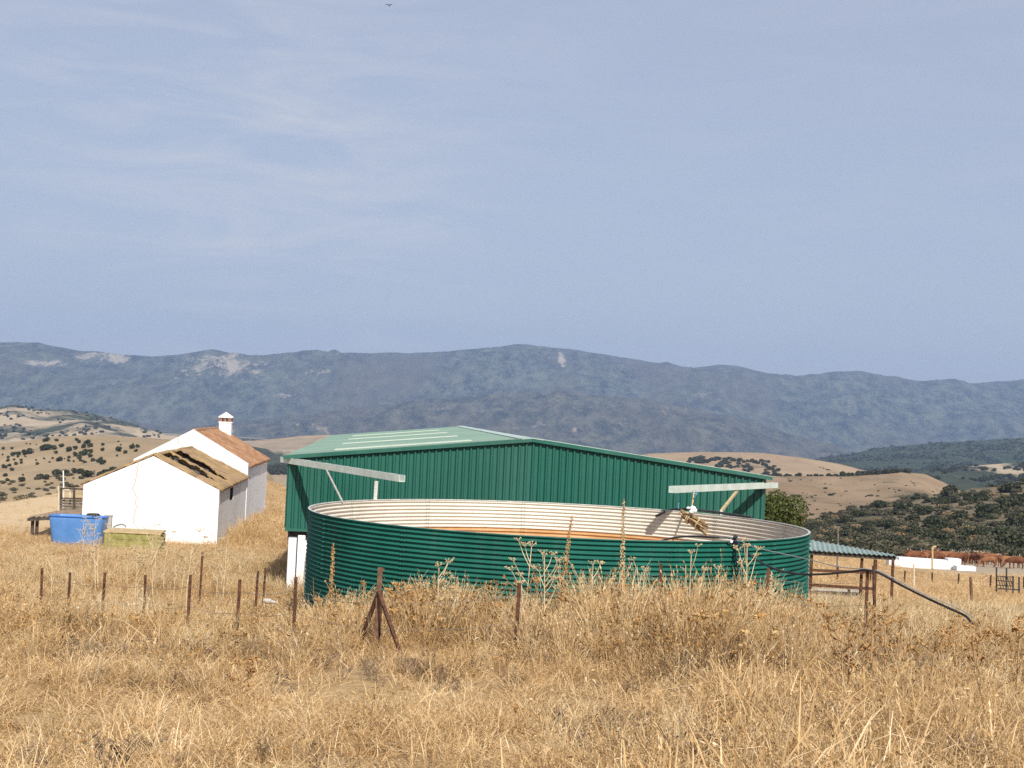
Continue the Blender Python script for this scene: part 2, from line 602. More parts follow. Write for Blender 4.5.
M['grey_wood'] = plain('grey_timber', (0.10, 0.085, 0.075), (0.22, 0.19, 0.165), 5, 0.9, 0.1, bump=0.01)
M['dark_wood'] = plain('dark_timber', (0.045, 0.036, 0.03), (0.11, 0.09, 0.07), 5, 0.9, 0.1)
M['pale_wood'] = plain('pale_timber', (0.50, 0.42, 0.30), (0.66, 0.57, 0.43), 6, 0.85, 0.15)
M['sheet_rust'] = plain('weathered_sheet', (0.26, 0.185, 0.12), (0.42, 0.32, 0.22), 3, 0.8, 0.2)
M['shelter_roof'] = plain('grey_green_sheet', (0.20, 0.27, 0.235), (0.31, 0.38, 0.335), 2.5, 0.5, 0.4)
M['rock'] = plain('pale_stone', (0.42, 0.39, 0.34), (0.62, 0.58, 0.52), 3, 0.95, 0.1, bump=0.03)
M['opening_shade'] = plain('painted_opening_shade', (0.012, 0.010, 0.009), (0.028, 0.023, 0.02), 4, 0.95, 0.05)
M['terracotta_part'] = plain('terracotta', (0.27, 0.11, 0.06), (0.40, 0.19, 0.11), 8, 0.9, 0.1)


def whitewash():
    m = NM('whitewash', 0.9, 0.1)
    v = m.coord()
    x, y, z = m.sep(v)
    n1 = m.noise(v, 0.8, 6)
    c = m.ramp(n1, [(0.35, (0.76, 0.755, 0.74)), (0.65, (0.86, 0.855, 0.845))])
    # flaked patches
    fl = m.noise(v, 3.2, 7, 0.65)
    zone = m.noise(v, 0.55, 2)
    k = m.math('MULTIPLY', m.ramp(fl, [(0.66, 0.0), (0.70, 1.0)]), m.ramp(zone, [(0.5, 0.0), (0.62, 0.8)]))
    c = m.mix(k, c, (0.42, 0.36, 0.29))
    # one long crack running down the gable
    wob = m.noise(m.mapping(v, (0.02, 0.02, 1.2)), 1.0, 6, 0.7)
    dx = m.math('ABSOLUTE', m.math('ADD', m.math('ADD', x, 3.35), m.math('MULTIPLY', m.math('SUBTRACT', wob, 0.5), 1.3)))
    crk = m.ramp(dx, [(0.018, 0.75), (0.05, 0.0)])
    below = m.ramp(z, [(0.0, 0.0), (1.2, 1.0)])
    c = m.mix(m.math('MULTIPLY', crk, below), c, (0.40, 0.35, 0.29))
    # grubby foot of the wall
    ft = m.ramp(m.math('ADD', z, m.math('MULTIPLY', n1, 0.7)), [(0.75, 0.35), (1.25, 0.0)])
    c = m.mix(ft, c, (0.52, 0.45, 0.35))
    m.color(c)
    m.bump(m.noise(v, 6, 5), 0.4, 0.02)
    return m.m


M['whitewash'] = whitewash()


def tile_mat(name, a, b, c3, lichen, lk):
    m = NM(name, 0.9, 0.1)
    v = m.coord()
    vc = m.voro(m.mapping(v, (2.6, 4.2, 2.6)), 1.0, out='Color')
    sx = m.sep(vc)[0]
    c = m.ramp(sx, [(0.0, a), (0.5, b), (1.0, c3)])
    f = m.noise(v, 1.1, 6, 0.65)
    c = m.mix(m.ramp(f, [(0.42, 0.0), (0.66, lk)]), c, lichen)
    m.color(c)
    m.bump(m.noise(v, 7, 5), 0.5, 0.03)
    return m.m


M['tile_main'] = tile_mat('terracotta_tiles', (0.25, 0.125, 0.07), (0.37, 0.19, 0.10), (0.48, 0.29, 0.17), (0.30, 0.20, 0.12), 0.5)
M['tile_old'] = tile_mat('lichened_tiles', (0.20, 0.135, 0.085), (0.31, 0.21, 0.125), (0.38, 0.255, 0.16), (0.39, 0.265, 0.105), 0.85)
M['cow'] = plain('red_brown_hide', (0.10, 0.036, 0.015), (0.20, 0.075, 0.031), 1.5, 0.8, 0.2)
M['cow_light'] = plain('pale_red_hide', (0.19, 0.08, 0.034), (0.29, 0.135, 0.062), 1.5, 0.8, 0.2)
M['horn'] = plain('horn', (0.45, 0.40, 0.32), (0.62, 0.56, 0.47), 5, 0.6, 0.3)

# ------------------------------------------------------------------ terrain heights
_Y = np.linspace(-80, 420, 2001)


def prof(pts):
    a = np.array(pts, float)
    z = np.interp(_Y, a[:, 0], a[:, 1])
    k = np.hanning(25)
    k /= k.sum()
    zp = np.pad(z, 12, mode='edge')
    # keep slope at ends reasonable
    return np.convolve(zp, k, mode='valid')


LP = prof([(-80, 0.3), (-20, -0.9), (0, -1.65), (10, -2.52), (16, -3.05), (19.5, -3.4), (24, -3.95), (27.6, -4.35), (40, -5.0), (59, -5.72), (80, -6.15), (110, -6.6), (150, -7.0), (420, -9)])
MP = prof([(-80, 0.3), (-20, -0.9), (0, -1.65), (10, -2.42), (16, -2.92), (20, -3.2), (24, -3.5), (28, -3.8), (36, -4.3), (60, -5.5), (100, -8), (170, -14), (420, -40)])
RP = prof([(-80, 0.3), (-20, -0.9), (0, -1.65), (10, -2.42), (16, -2.92), (20, -3.2), (24, -3.5), (28, -3.85), (36, -4.65), (46, -5.75), (60, -7.0), (100, -10.3), (140, -12.7), (150, -13.35), (170, -14.7), (205, -17.2), (260, -22), (420, -34)])


def gz(X, Y):
    X = np.asarray(X, float)
    Y = np.asarray(Y, float)
    u = X / np.maximum(Y, 14)
    wl = sstep(-0.06, -0.2, -(-u)) if False else 1 - sstep(-0.2, -0.06, u)
    wr = sstep(0.10, 0.22, u)
    z = np.interp(Y, _Y, LP) * wl + np.interp(Y, _Y, RP) * wr + np.interp(Y, _Y, MP) * (1 - wl - wr)
    yc = 76 + (np.clip(u, -0.36, -0.15) + 0.36) / 0.21 * 74
    dd_ = np.maximum(Y - yc, 0)
    z = z - wl * (0.0012 * dd_ ** 2 + 0.085 * dd_ * sstep(0, 12, dd_))
    z = z + fbm(X / 7.0, Y / 7.0, 4) * 0.13 * sstep(3, 12, Y) + fbm(X / 1.3, Y / 1.3, 3) * 0.025
    return z


def g1(X, Y):
    return float(gz(np.array([X]), np.array([Y]))[0])


def expgrid(a, b, fine0, fine1, step, grow=1.12):
    pts = list(np.arange(fine0, fine1 + 1e-6, step))
    s, x = step, fine1
    while x < b:
        s *= grow
        x += s
        pts.append(x)
    s, x = step, fine0
    while x > a:
        s *= grow
        x -= s
        pts.insert(0, x)
    return np.array(pts)


gx = expgrid(-330, 330, -14, 14, 0.45, 1.06)
gy = expgrid(-70, 400, 6, 42, 0.4, 1.06)
GX, GY = np.meshgrid(gx, gy)
GZ = gz(GX, GY)
ground = obj('ground', np_mesh('ground', np.stack([GX, GY, GZ], -1).reshape(-1, 3), grid_quads(len(gy), len(gx)), M['ground']))
tag(ground, kind='structure', label='dry straw-covered slope falling away from the camera to the farm')


def sheet(name, label, crest, foot, Yc, Yf, x0, x1, nx, nt, mat, amp=0.0, scale=100.0, ridge=False, back=0.35, ease=1.0, drop=0.3, crest_amp=0.0, low=None):
    """a hill: its slope from foot line to crest line, then its far side falling away"""
    xs = np.linspace(x0, x1, nx)
    ca = np.array(crest, float)
    fa = np.array(foot, float)
    cy = np.interp(xs, ca[:, 0], ca[:, 1])
    fy = np.interp(xs, fa[:, 0], fa[:, 1])
    YC = np.interp(xs, *np.array(Yc, float).T) if hasattr(Yc, '__len__') else np.full(nx, float(Yc))
    YF = np.interp(xs, *np.array(Yf, float).T) if hasattr(Yf, '__len__') else np.full(nx, float(Yf))
    ts = np.concatenate([[-0.12], np.linspace(0, 1, nt), np.linspace(1.08, 1 + back, 8)])
    rows = []
    Xc, _, Zc = P(xs, cy, YC)
    Xf, _, Zf = P(xs, fy, YF)
    for t in ts:
        if t < 0:
            Y = YF + (YC - YF) * t
            X = Xf * Y / YF
            Z = Zf - (Zc - Zf) * 0.0 - (low if low else 12 + 0.004 * YF)
        elif t <= 1:
            Y = YF + (YC - YF) * t
            py = fy + (cy - fy) * t ** ease
            X, _, Z = P(xs, py, Y)
        else:
            Y = YF + (YC - YF) * t
            X = Xc * Y / YC
            s = (t - 1) / back
            Z = Zc - (np.abs(Zc) * drop + 0.012 * YC) * s ** 1.3
        if amp and t >= 0:
            w = min(1, max(0, t) * 4) * (1 - 0.85 * sstep(0.75, 1.0, t) if t <= 1 else 0.15)
            nn = (ridged(X / scale, Y / scale * 0.7, 6) - 0.6) if ridge else fbm(X / scale, Y / scale, 5)
            Z = Z + nn * amp * w
        if crest_amp and t >= 0.8:
            Z = Z + fbm(X / (scale * 0.25), Y * 0 + 3.3, 4) * crest_amp
        edge = 1 - sstep(0, 55, np.minimum(xs - x0, x1 - xs))
        Z = Z - edge * (10 + 0.045 * YC)        # the ends of a hill sink into the valley
        rows.append(np.stack([X, Y + X * 0, Z], -1))
    V = np.stack(rows, 0).reshape(-1, 3)
    o = obj(name, np_mesh(name, V, grid_quads(len(ts), nx), mat))
    tag(o, label=label, kind='structure')
    return o


def rel(pts):
    """(px, pixels below the horizon) -> (px, py)"""
    return [(x, hor(x) + d) for x, d in pts]


MT = [(-900, 352), (-500, 330), (-250, 350), (-100, 346), (0, 344), (40, 343), (55, 346), (75, 350), (100, 351), (150, 355), (180, 354), (198, 352), (212, 350.5), (226, 353), (240, 355), (265, 357), (300, 354), (350, 354), (400, 355),
      (430, 354), (470, 351), (500, 348), (515, 346), (540, 349), (580, 351), (620, 359), (660, 365), (690, 368), (720, 366), (770, 375), (795, 378), (835, 374), (860, 373), (880, 377), (920, 383),
      (950, 384), (975, 386), (1000, 383), (1024, 381), (1100, 384), (1300, 372), (1600, 395), (1900, 400)]
sheet('mountains', 'long blue-grey mountain range closing the far horizon', MT, rel([(-900, 48), (1900, 26)]), [(-900, 8200), (0, 7800), (500, 8400), (1024, 9000), (1900, 9300)], 6700, -900, 1900, 800, 150, M['mountain'],
      amp=105, scale=850, ridge=True, ease=0.85, crest_amp=4)
SPC = [(-900, 425), (-300, 415), (-60, 408), (60, 418), (180, 428), (260, 420), (330, 412), (400, 403), (470, 396), (520, 394), (560, 391), (600, 397), (650, 400), (700, 411), (750, 422), (800, 438), (840, 452), (900, 470), (1024, 490)]
sheet('foothills', 'browner foothill spur in front of the mountain range', SPC, rel([(-900, 50), (1100, 34)]), [(-900, 6500), (1024, 6200)], 5300, -900, 1000, 520, 90, M['spur'], amp=40, scale=500, ridge=True, ease=0.9, crest_amp=2.5)
# valley floor running out to the foothills
vx = np.linspace(-1.3, 1.3, 220)
vy = np.geomspace(300, 7300, 90)
VU, VY = np.meshgrid(vx, vy)
VZ = np.interp(VY, [300, 700, 1300, 2600, 5600, 7300], [-48, -52, -64, -88, -118, -135]) + fbm(VU * VY / 420, VY / 420, 4) * 9
val = obj('valley', np_mesh('valley', np.stack([VU * VY, VY, VZ], -1).reshape(-1, 3), grid_quads(90, 220), M['valley']))
tag(val, kind='structure', label='scrubby valley floor beyond the farm hill')

RG = [(100, 455), (200, 447), (240, 441), (262, 440), (285, 438), (300, 436), (330, 435), (400, 437), (480, 445), (600, 462)]
sheet('hill_ridge', 'dark scrubby ridge seen between house and barn', RG, rel([(100, 54), (600, 46)]), 2900, 2250, 100, 600, 160, 24, M['valley'], amp=6, scale=260)
sheet('stubble_strip', 'pale stubble strip along the ridge between house and barn', [(x, y - 0.3) for x, y in RG], [(x, y + 6 + 2.5 * math.sin(x * 0.09) + 1.2 * math.sin(x * 0.31)) for x, y in [(x, np.interp(x, *np.array(RG).T)) for x in range(100, 601, 6)]], 2880, 2780, 100, 600, 200, 14, M['hill_field'], amp=0, back=0.05)
sheet('hill', 'low hill of pale patches and dark scrub below the left mountains', [(-900, 410), (-400, 398), (-150, 404), (0, 408), (15, 405), (40, 410), (70, 410), (95, 414), (120, 420), (140, 428), (170, 437), (230, 449), (280, 458), (420, 472)],
      rel([(-900, 56), (420, 54)]), 2700, 1900, -900, 420, 400, 60, M['hill_patchy'], amp=14, scale=300, ridge=True)
HL_C = [(-900, 430), (-300, 446), (-100, 444), (0, 443), (30, 440), (50, 436.5), (90, 434), (130, 436), (170, 438.5), (200, 444), (235, 455), (262, 469), (300, 484), (320, 490)]
HL_F = rel([(-900, 105), (0, 108), (120, 100), (240, 90), (320, 88)])
sheet('hillside', 'tan hillside dotted with dark oaks behind the white house', HL_C, HL_F, [(-900, 800), (320, 760)], 380, -900, 320, 300, 60, M['hill_left'], amp=5, scale=90, ease=0.9)
sheet('stubble_hill', 'pale stubble field rising right of the barn roof', [(560, 470), (620, 458), (650, 453.5), (700, 452), (760, 453), (800, 457.5), (840, 464), (870, 471.5), (900, 481), (960, 495), (1040, 512)], rel([(500, 60), (1040, 52)]), 1600, 1150, 500, 1040, 160, 40, M['hill_field'], amp=5, scale=180)
sheet('wooded_hill', 'dark wooded hill with pale clearings at the right', [(680, 488), (760, 474), (800, 463), (840, 457), (870, 450), (900, 446), (940, 443), (980, 441), (1024, 438), (1150, 430), (1400, 436), (1900, 430)], rel([(680, 42), (1900, 40)]), 3300, 2300, 680, 1900, 360, 50, M['hill_dark'], amp=12, scale=280, ridge=True)
sheet('patchy_slope', 'slope of dry fields and dark hedges under the wooded hill', [(780, 500), (860, 486), (900, 474), (940, 467), (980, 465), (1024, 462), (1200, 458), (1900, 470)], rel([(780, 60), (1900, 56)]), 1700, 1000, 780, 1900, 300, 50, M['hill_patchy'], amp=7, scale=150)
HR_C = [(560, 484), (620, 480), (700, 476.5), (760, 475.5), (840, 476), (880, 474), (900, 472), (925, 474), (945, 483), (960, 491), (1000, 500), (1100, 505), (1900, 520)]
HR_F = rel([(560, 105), (1900, 90)])
sheet('tan_hill', 'bare tan hill with scattered scrub behind the tree', HR_C, HR_F, [(560, 820), (1900, 820)], 430, 560, 1900, 340, 60, M['hill_right'], amp=4, scale=80, ease=0.9)
SC_C = [(620, 545), (700, 536), (790, 528), (815, 518), (850, 509), (900, 501), (940, 495), (980, 488), (1024, 482), (1100, 474), (1300, 462), (1900, 470)]
SC_F = [(620, 560), (700, 556), (800, 556), (900, 556), (1024, 560), (1900, 600)]
SC_YC, SC_YF = 430, 207
sheet('scrub_slope', 'soil of the slope covered in dark green scrub', SC_C, SC_F, SC_YC, SC_YF, 620, 1900, 300, 50, M['scrub_soil'], amp=0.8, scale=30)


def on_sheet(px, t, crest, foot, Yc, Yf, ease=1.0):
    cy = np.interp(px, *np.array(crest, float).T)
    fy = np.interp(px, *np.array(foot, float).T)
    Y = Yf + (Yc - Yf) * t
    return P(px, fy + (cy - fy) * t ** ease, Y)


def drop_on(ob_bvh, p):
    hit = ob_bvh.ray_cast(Vector((p[0], p[1], p[2] + 200)), Vector((0, 0, -1)))
    return hit[0] if hit[0] is not None else Vector(p)


from mathutils.bvhtree import BVHTree


def bvh_of(name):
    me = bpy.data.objects[name].data
    return BVHTree.FromPolygons([v.co[:] for v in me.vertices], [tuple(p.vertices) for p in me.polygons])


def see(bvh, px, py):
    """the point of a terrain sheet seen at a picture position"""
    d = PV(px, py, 1.0).normalized()
    hit = bvh.ray_cast(Vector((0, 0, 0)), d)
    return hit[0]


# ------------------------------------------------------------------ water tank
TR = 4.8
TX, TY = 28.04 * math.sin(R(2.07)), 28.04 * math.cos(R(2.07))
TZ1 = -0.394 * TR
TZ0 = -3.95
NW = 26
tank = empty('water_tank', (TX, TY, TZ0), 'large round open-top tank of green corrugated steel', 'water tank')


def corr(z, ph=0.0):
    return 0.021 * math.cos(2 * math.pi * z / ((TZ1 - TZ0) / NW) + ph)


def tank_wall():
    nt, nr = 320, NW * 8 + 1
    th = np.linspace(0, 2 * np.pi, nt, endpoint=False)
    zz = np.linspace(0, TZ1 - TZ0, nr)
    Vs, Qs, mi = [], [], []
    for k, off in enumerate((0.0, -0.006)):
        r = TR + off + 0.021 * np.cos(2 * np.pi * zz / ((TZ1 - TZ0) / NW))
        V = np.stack([r[:, None] * np.cos(th), r[:, None] * np.sin(th), zz[:, None] + th * 0], -1).reshape(-1, 3)
        Q = grid_quads(nr, nt, True)
        if k:
            Q = Q[:, ::-1]
        Vs.append(V)
        Qs.append(Q + k * nr * nt)
        mi += [k] * len(Q)
    me = np_mesh('tank_wall', np.concatenate(Vs), np.concatenate(Qs), [M['tank_out'], M['tank_in']], True, mi)
    return me


wall = bpy.data.objects.new('wall', tank_wall())
COL.objects.link(wall)
wall.parent = tank
H_ = TZ1 - TZ0
nt = 160
mb = MB()
prof4 = [(TR + 0.022, H_ - 0.012), (TR + 0.022, H_ + 0.008), (TR - 0.022, H_ + 0.008), (TR - 0.022, H_ - 0.012)]
vs = [(r * math.cos(2 * math.pi * k / nt), r * math.sin(2 * math.pi * k / nt), z) for k in range(nt) for r, z in prof4]
for j, mi_ in ((0, 0), (1, 1), (2, 1), (3, 0)):
    b_ = len(mb.v)
    if j == 0:
        mb.v += vs
        b_ = 0
    fs = [(k * 4 + j, ((k + 1) % nt) * 4 + j, ((k + 1) % nt) * 4 + (j + 1) % 4, k * 4 + (j + 1) % 4) for k in range(nt)]
    mb.f += fs
    mb.m += [mi_] * nt
me = mb.mesh('rim', [M['tank_out'], M['tank_rim']])
o = bpy.data.objects.new('rim', me)
COL.objects.link(o)
o.parent = tank
mb = MB()
vs = [(0, 0, 0.05)] + [((TR - 0.03) * math.cos(2 * math.pi * k / 64), (TR - 0.03) * math.sin(2 * math.pi * k / 64), 0.05) for k in range(64)]
mb.add(vs, [(0, 1 + k, 1 + (k + 1) % 64) for k in range(64)])
o = bpy.data.objects.new('floor', mb.mesh('floor', M['rust_floor']))
COL.objects.link(o)
o.parent = tank


def seam(angle, z0, z1, inner):
    """overlap of two sheets: a strip that follows the corrugation, with two rows of bolts"""
    mb = MB()
    n = int((z1 - z0) / ((TZ1 - TZ0) / NW) * 8) + 1
    hw = 0.055 / TR
    off = 0.003 if not inner else -0.0095
    vs = []
    for i in range(n):
        z = z0 + (z1 - z0) * i / (n - 1)
        r = TR + off + corr(z)
        for s in (-1, 1):
            a = angle + s * hw
            vs.append((r * math.cos(a), r * math.sin(a), z))
    mb.add(vs, [(2 * i, 2 * i + 1, 2 * i + 3, 2 * i + 2) if not inner else (2 * i, 2 * i + 2, 2 * i + 3, 2 * i + 1) for i in range(n - 1)], 0)
    p = (TZ1 - TZ0) / NW
    k0, k1 = math.ceil(z0 / p), math.floor(z1 / p)
    for k in range(k0, k1 + 1):
        for s in (-1, 1):
            a = angle + s * hw * 0.55
            r = TR + off + corr(k * p) * (1 if not inner else 1) + (0.003 if not inner else -0.003)
            if inner:
                r = TR + off - 0.021 - 0.002
                zc = (k + 0.5) * p
                if zc > z1:
                    continue
            else:
                zc = k * p
            mb.ball((r * math.cos(a), r * math.sin(a), zc), 0.011, 1)
    o = bpy.data.objects.new('seam', mb.mesh('seam', [M['tank_in'] if inner else M['tank_out'], M['bolt']], False))
    COL.objects.link(o)
    o.parent = wall


H = TZ1 - TZ0
for k in range(13):
    a = R(-90 - 34.2) + k * 2 * math.pi / 13
    front = math.sin(a) < 0.25
    if front:
        seam(a, H * 0.5, H - 0.02, False)
    if math.sin(a) > -0.35:
        seam(a + 0.002, H * 0.5, H - 0.02, True)
    a2 = a + math.pi / 13
    if math.sin(a2) < 0.25:
        seam(a2, 0.02, H * 0.5, False)

# ------------------------------------------------------------------ barn
TH = R(5.05)
BA = Vector((math.cos(TH), math.sin(TH), 0))
BB = Vector((-math.sin(TH), math.cos(TH), 0))
bx, by, _ = P(289.5, 456, 36.5)
B0 = Vector((bx, by, 0))
BW, BL = 12.34, 33.5
Z_E, Z_R, Z_B = -1.24, -0.54, -3.05


def bp(a, b, z):
    return B0 + BA * a + BB * b + Vector((0, 0, z))


def roof_z(a):
    return Z_E + (Z_R - Z_E) * (1 - abs(a - BW / 2) / (BW / 2))


g_l = -5.2
barn_base = bp(BW / 2, BL / 2, g_l)
barn = empty('metal_barn', barn_base, 'long low barn clad in ribbed green steel sheets', 'barn')


def ribbed_wall(length, top, z0, place, pitch=0.178, depth=0.05):
    """vertical ribs: pan, flank, crest, flank"""
    mb = MB()
    xs, ds = [0.0], [0.0]
    x = 0.02
    while x + pitch < length:
        xs += [x, x + 0.085, x + 0.117, x + 0.150]
        ds += [0, 0, depth, depth]
        x += pitch
    xs.append(length)
    ds.append(0)
    vs, fs = [], []
    for x, d in zip(xs, ds):
        vs += [place(x, d, z0), place(x, d, top(x))]
    n = len(xs)
    fs = [(2 * i, 2 * i + 2, 2 * i + 3, 2 * i + 1) for i in range(n - 1)]
    mb.add(vs, fs)
    return mb


gw = ribbed_wall(BW, lambda a: roof_z(a) - 0.03, Z_B, lambda a, d, z: bp(a, -d, z))
# inner lining behind the sheets
n = 2
mb = gw
mb.add([bp(0.02, 0.06, Z_B), bp(BW - 0.02, 0.06, Z_B), bp(BW - 0.02, 0.06, roof_z(BW) - 0.05), bp(BW / 2, 0.06, Z_R - 0.05), bp(0.02, 0.06, Z_E - 0.05)], [(0, 1, 2, 3, 4)])
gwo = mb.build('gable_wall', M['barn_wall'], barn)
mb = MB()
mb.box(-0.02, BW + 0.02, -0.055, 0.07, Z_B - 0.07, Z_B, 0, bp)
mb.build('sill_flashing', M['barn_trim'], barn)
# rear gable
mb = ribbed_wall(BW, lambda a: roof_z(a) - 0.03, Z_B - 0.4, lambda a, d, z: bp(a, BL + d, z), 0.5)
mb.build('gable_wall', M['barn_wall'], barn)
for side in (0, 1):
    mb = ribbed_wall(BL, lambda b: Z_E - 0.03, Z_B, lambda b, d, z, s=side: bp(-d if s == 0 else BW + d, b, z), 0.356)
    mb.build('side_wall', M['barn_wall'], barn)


def roof_slope(side):
    mb = MB()
    ys, ds = [-0.12], [0.0]
    y = -0.06
    while y + 0.333 < BL:
        ys += [y, y + 0.24, y + 0.262, y + 0.312]
        ds += [0, 0, 0.03, 0.03]
        y += 0.333
    ys.append(BL + 0.1)
    ds.append(0)
    aE, aR = (-0.14, BW / 2) if side == 0 else (BW + 0.14, BW / 2)
    vs = []
    for y, d in zip(ys, ds):
        zE = Z_E - (Z_R - Z_E) / (BW / 2) * 0.14
        vs += [bp(aE, y, zE + d), bp(aR, y, Z_R + d)]
    n = len(ys)
    fs = [((2 * i, 2 * i + 1, 2 * i + 3, 2 * i + 2) if side else (2 * i, 2 * i + 2, 2 * i + 3, 2 * i + 1)) for i in range(n - 1)]
    fs = [tuple(reversed(f)) for f in fs] if False else fs
    mb.add(vs, fs)
    # underside
    zE = Z_E - (Z_R - Z_E) / (BW / 2) * 0.14
    mb.add([bp(aE, -0.11, zE - 0.03), bp(aR, -0.11, Z_R - 0.03), bp(aR, BL + 0.09, Z_R - 0.03), bp(aE, BL + 0.09, zE - 0.03)], [(0, 1, 2, 3)])
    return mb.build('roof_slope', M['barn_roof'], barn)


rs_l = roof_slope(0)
rs_r = roof_slope(1)
for b in (2.3, 9.7, 17.4, 25.0):
    mb = MB()
    f0, f1 = 0.17, 0.77
    a0, a1 = f0 * BW / 2, f1 * BW / 2
    mb.box8([bp(a0, b, roof_z(a0) + 0.031), bp(a1, b, roof_z(a1) + 0.031), bp(a1, b + 1.0, roof_z(a1) + 0.031), bp(a0, b + 1.0, roof_z(a0) + 0.031),
             bp(a0, b, roof_z(a0) + 0.045), bp(a1, b, roof_z(a1) + 0.045), bp(a1, b + 1.0, roof_z(a1) + 0.045), bp(a0, b + 1.0, roof_z(a0) + 0.045)])
    mb.build('skylight_strip', M['skylight'], rs_l)
mb = MB()
sl = (Z_R - Z_E) / (BW / 2)
for s in (-1, 1):
    w = 0.28
    c = [bp(BW / 2, -0.13, Z_R + 0.036), bp(BW / 2 + s * w, -0.13, Z_R + 0.036 - w * sl), bp(BW / 2 + s * w, BL + 0.11, Z_R + 0.036 - w * sl), bp(BW / 2, BL + 0.11, Z_R + 0.036)]
    mb.add(c + [v + Vector((0, 0, 0.015)) for v in c], [(4, 5, 6, 7), (0, 1, 5, 4), (1, 2, 6, 5), (0, 3, 2, 1)] if s > 0 else [(7, 6, 5, 4), (4, 5, 1, 0), (5, 6, 2, 1), (0, 1, 2, 3)])
mb.build('ridge_cap', M['ridge_cap'], barn)
for s in (0, 1):
    mb = MB()
    aE = -0.15 if s == 0 else BW + 0.15
    zE = Z_E - sl * 0.15
    A, Bq = bp(aE, -0.125, zE), bp(BW / 2, -0.125, Z_R)
    up = Vector((0, 0, 1))
    c = [A + up * -0.05, Bq + up * -0.05, Bq + BB * 0.03 + up * -0.05, A + BB * 0.03 + up * -0.05, A + up * 0.045, Bq + up * 0.045, Bq + BB * 0.03 + up * 0.045, A + BB * 0.03 + up * 0.045]
    mb.box8(c)
    # folded top lip on the roof edge, the right one coloured as glare
    mb.box8([c[4] + up * 0.002, c[5] + up * 0.002, c[5] + BB * 0.16 + up * 0.002, c[4] + BB * 0.16 + up * 0.002, c[4] + up * 0.012, c[5] + up * 0.012, c[5] + BB * 0.16 + up * 0.012, c[4] + BB * 0.16 + up * 0.012], 1)
    mb.build('verge_trim', [M['barn_trim'], M['ridge_cap'] if s else M['barn_roof']], barn)
# low base walls and corner posts under the cladding
mb = MB()
mb.box(0.42, BW - 0.3, 0.10, 0.30, g_l, Z_B - 0.30, 0, bp)
mb.build('base_wall', M['white_conc'], barn)
for a0, a1, m_, zt in ((0.08, 0.285, 'white_post', Z_B - 0.24), (0.315, 0.50, 'white_conc', Z_B - 0.17), (BW - 0.4, BW - 0.1, 'white_post', Z_B - 0.2)):
    mb = MB()
    mb.box(a0, a1, -0.02, 0.22, g_l, zt, 0, bp)
    mb.build('post', M[m_], barn, bevel=0.01)
mb = MB()
mb.box(0.05, BW - 0.05, 0.12, 0.24, Z_B - 0.30, Z_B - 0.075, 0, bp)  # dark bar paints the shade of the gap under the cladding
mb.build('beam', M['dark_iron'], barn)
mb = MB()
mb.box(0.08, 0.24, 0.5, 7.0, g_l - 0.6, -3.95, 0, bp)
mb.build('side_base_wall', M['concrete'], barn)
for k in range(1, 6):
    mb = MB()
    mb.box(0.05, 0.25, k * 6.0 + 1.1, k * 6.0 + 1.3, g_l - 1.5, Z_B, 0, bp)
    mb.build('post', M['white_post'], barn)


# ------------------------------------------------------------------ gutters carrying roof water to the tank
def gutter(p0, p1, label, w=0.15, h=0.145):
    p0, p1 = Vector(p0), Vector(p1)
    g = empty('gutter', p1, label, 'gutter', 'gutters from barn to tank')
    d = (p1 - p0).normalized()
    r = d.cross(Vector((0, 0, 1))).normalized()
    up = Vector((0, 0, 1))
    pf = [(-w / 2, 0), (-w / 2, -h), (w / 2, -h), (w / 2, 0), (w / 2 - 0.012, 0), (w / 2 - 0.012, -h + 0.012), (-w / 2 + 0.012, -h + 0.012), (-w / 2 + 0.012, 0)]
    mb = MB()
    vs = [p + r * a + up * (b + h / 2) for p in (p0, p1) for a, b in pf]
    fs = [(j, (j + 1) % 8, 8 + (j + 1) % 8, 8 + j) for j in range(8)]
    for q in (0, 8):
        fs += [(q + 0, q + 1, q + 6, q + 7), (q + 1, q + 2, q + 5, q + 6), (q + 2, q + 3, q + 4, q + 5)]
    mb.add(vs, fs)
    mb.build('trough', M['galv'], g)
    L = (p1 - p0).length
    k = 0.5
    while k < L:
        c = p0 + d * k
        mb = MB()
        mb.bar(c - r * (w / 2 + 0.004) + up * h * 0.5, c + r * (w / 2 + 0.004) + up * h * 0.5, 0.02, 0.006)
        mb.build('strap', M['tank_rim'], g)
        k += 1.2
    return g


GL0, GL1 = PV(283, 459.5, 37.05), PV(402, 478.5, 31.0)
GR0, GR1 = PV(775.5, 485, 38.3), PV(672, 489.5, 31.05)
gl = gutter(GL0, GL1, 'pale gutter from the barn corner nearest the white house')
gr = gutter(GR0, GR1, 'pale gutter with blue twine and a stick bundle hanging under it')
mb = MB()
mb.bar(PV(376.5, 481, 30.95), PV(375.2, 500.5, 30.95), 0.075, 0.03)
mb.build('bracket', M['tank_rim'], gl)
mb = MB()
mb.bar(PV(326.5, 470, 34.0), PV(342.5, 502, 29.8), 0.04, 0.025)
mb.build('strut', M['concrete'], gl)
mb = MB()
mb.bar(PV(737, 491, 35.2), PV(721, 511.5, 31.3), 0.06, 0.05)
mb.build('strut', M['tan_board'], gr)
mb = MB()
mb.bar(PV(721.2, 510.5, 31.3), PV(721, 517, 31.3), 0.05, 0.04)
mb.build('bracket', M['galv'], gr)

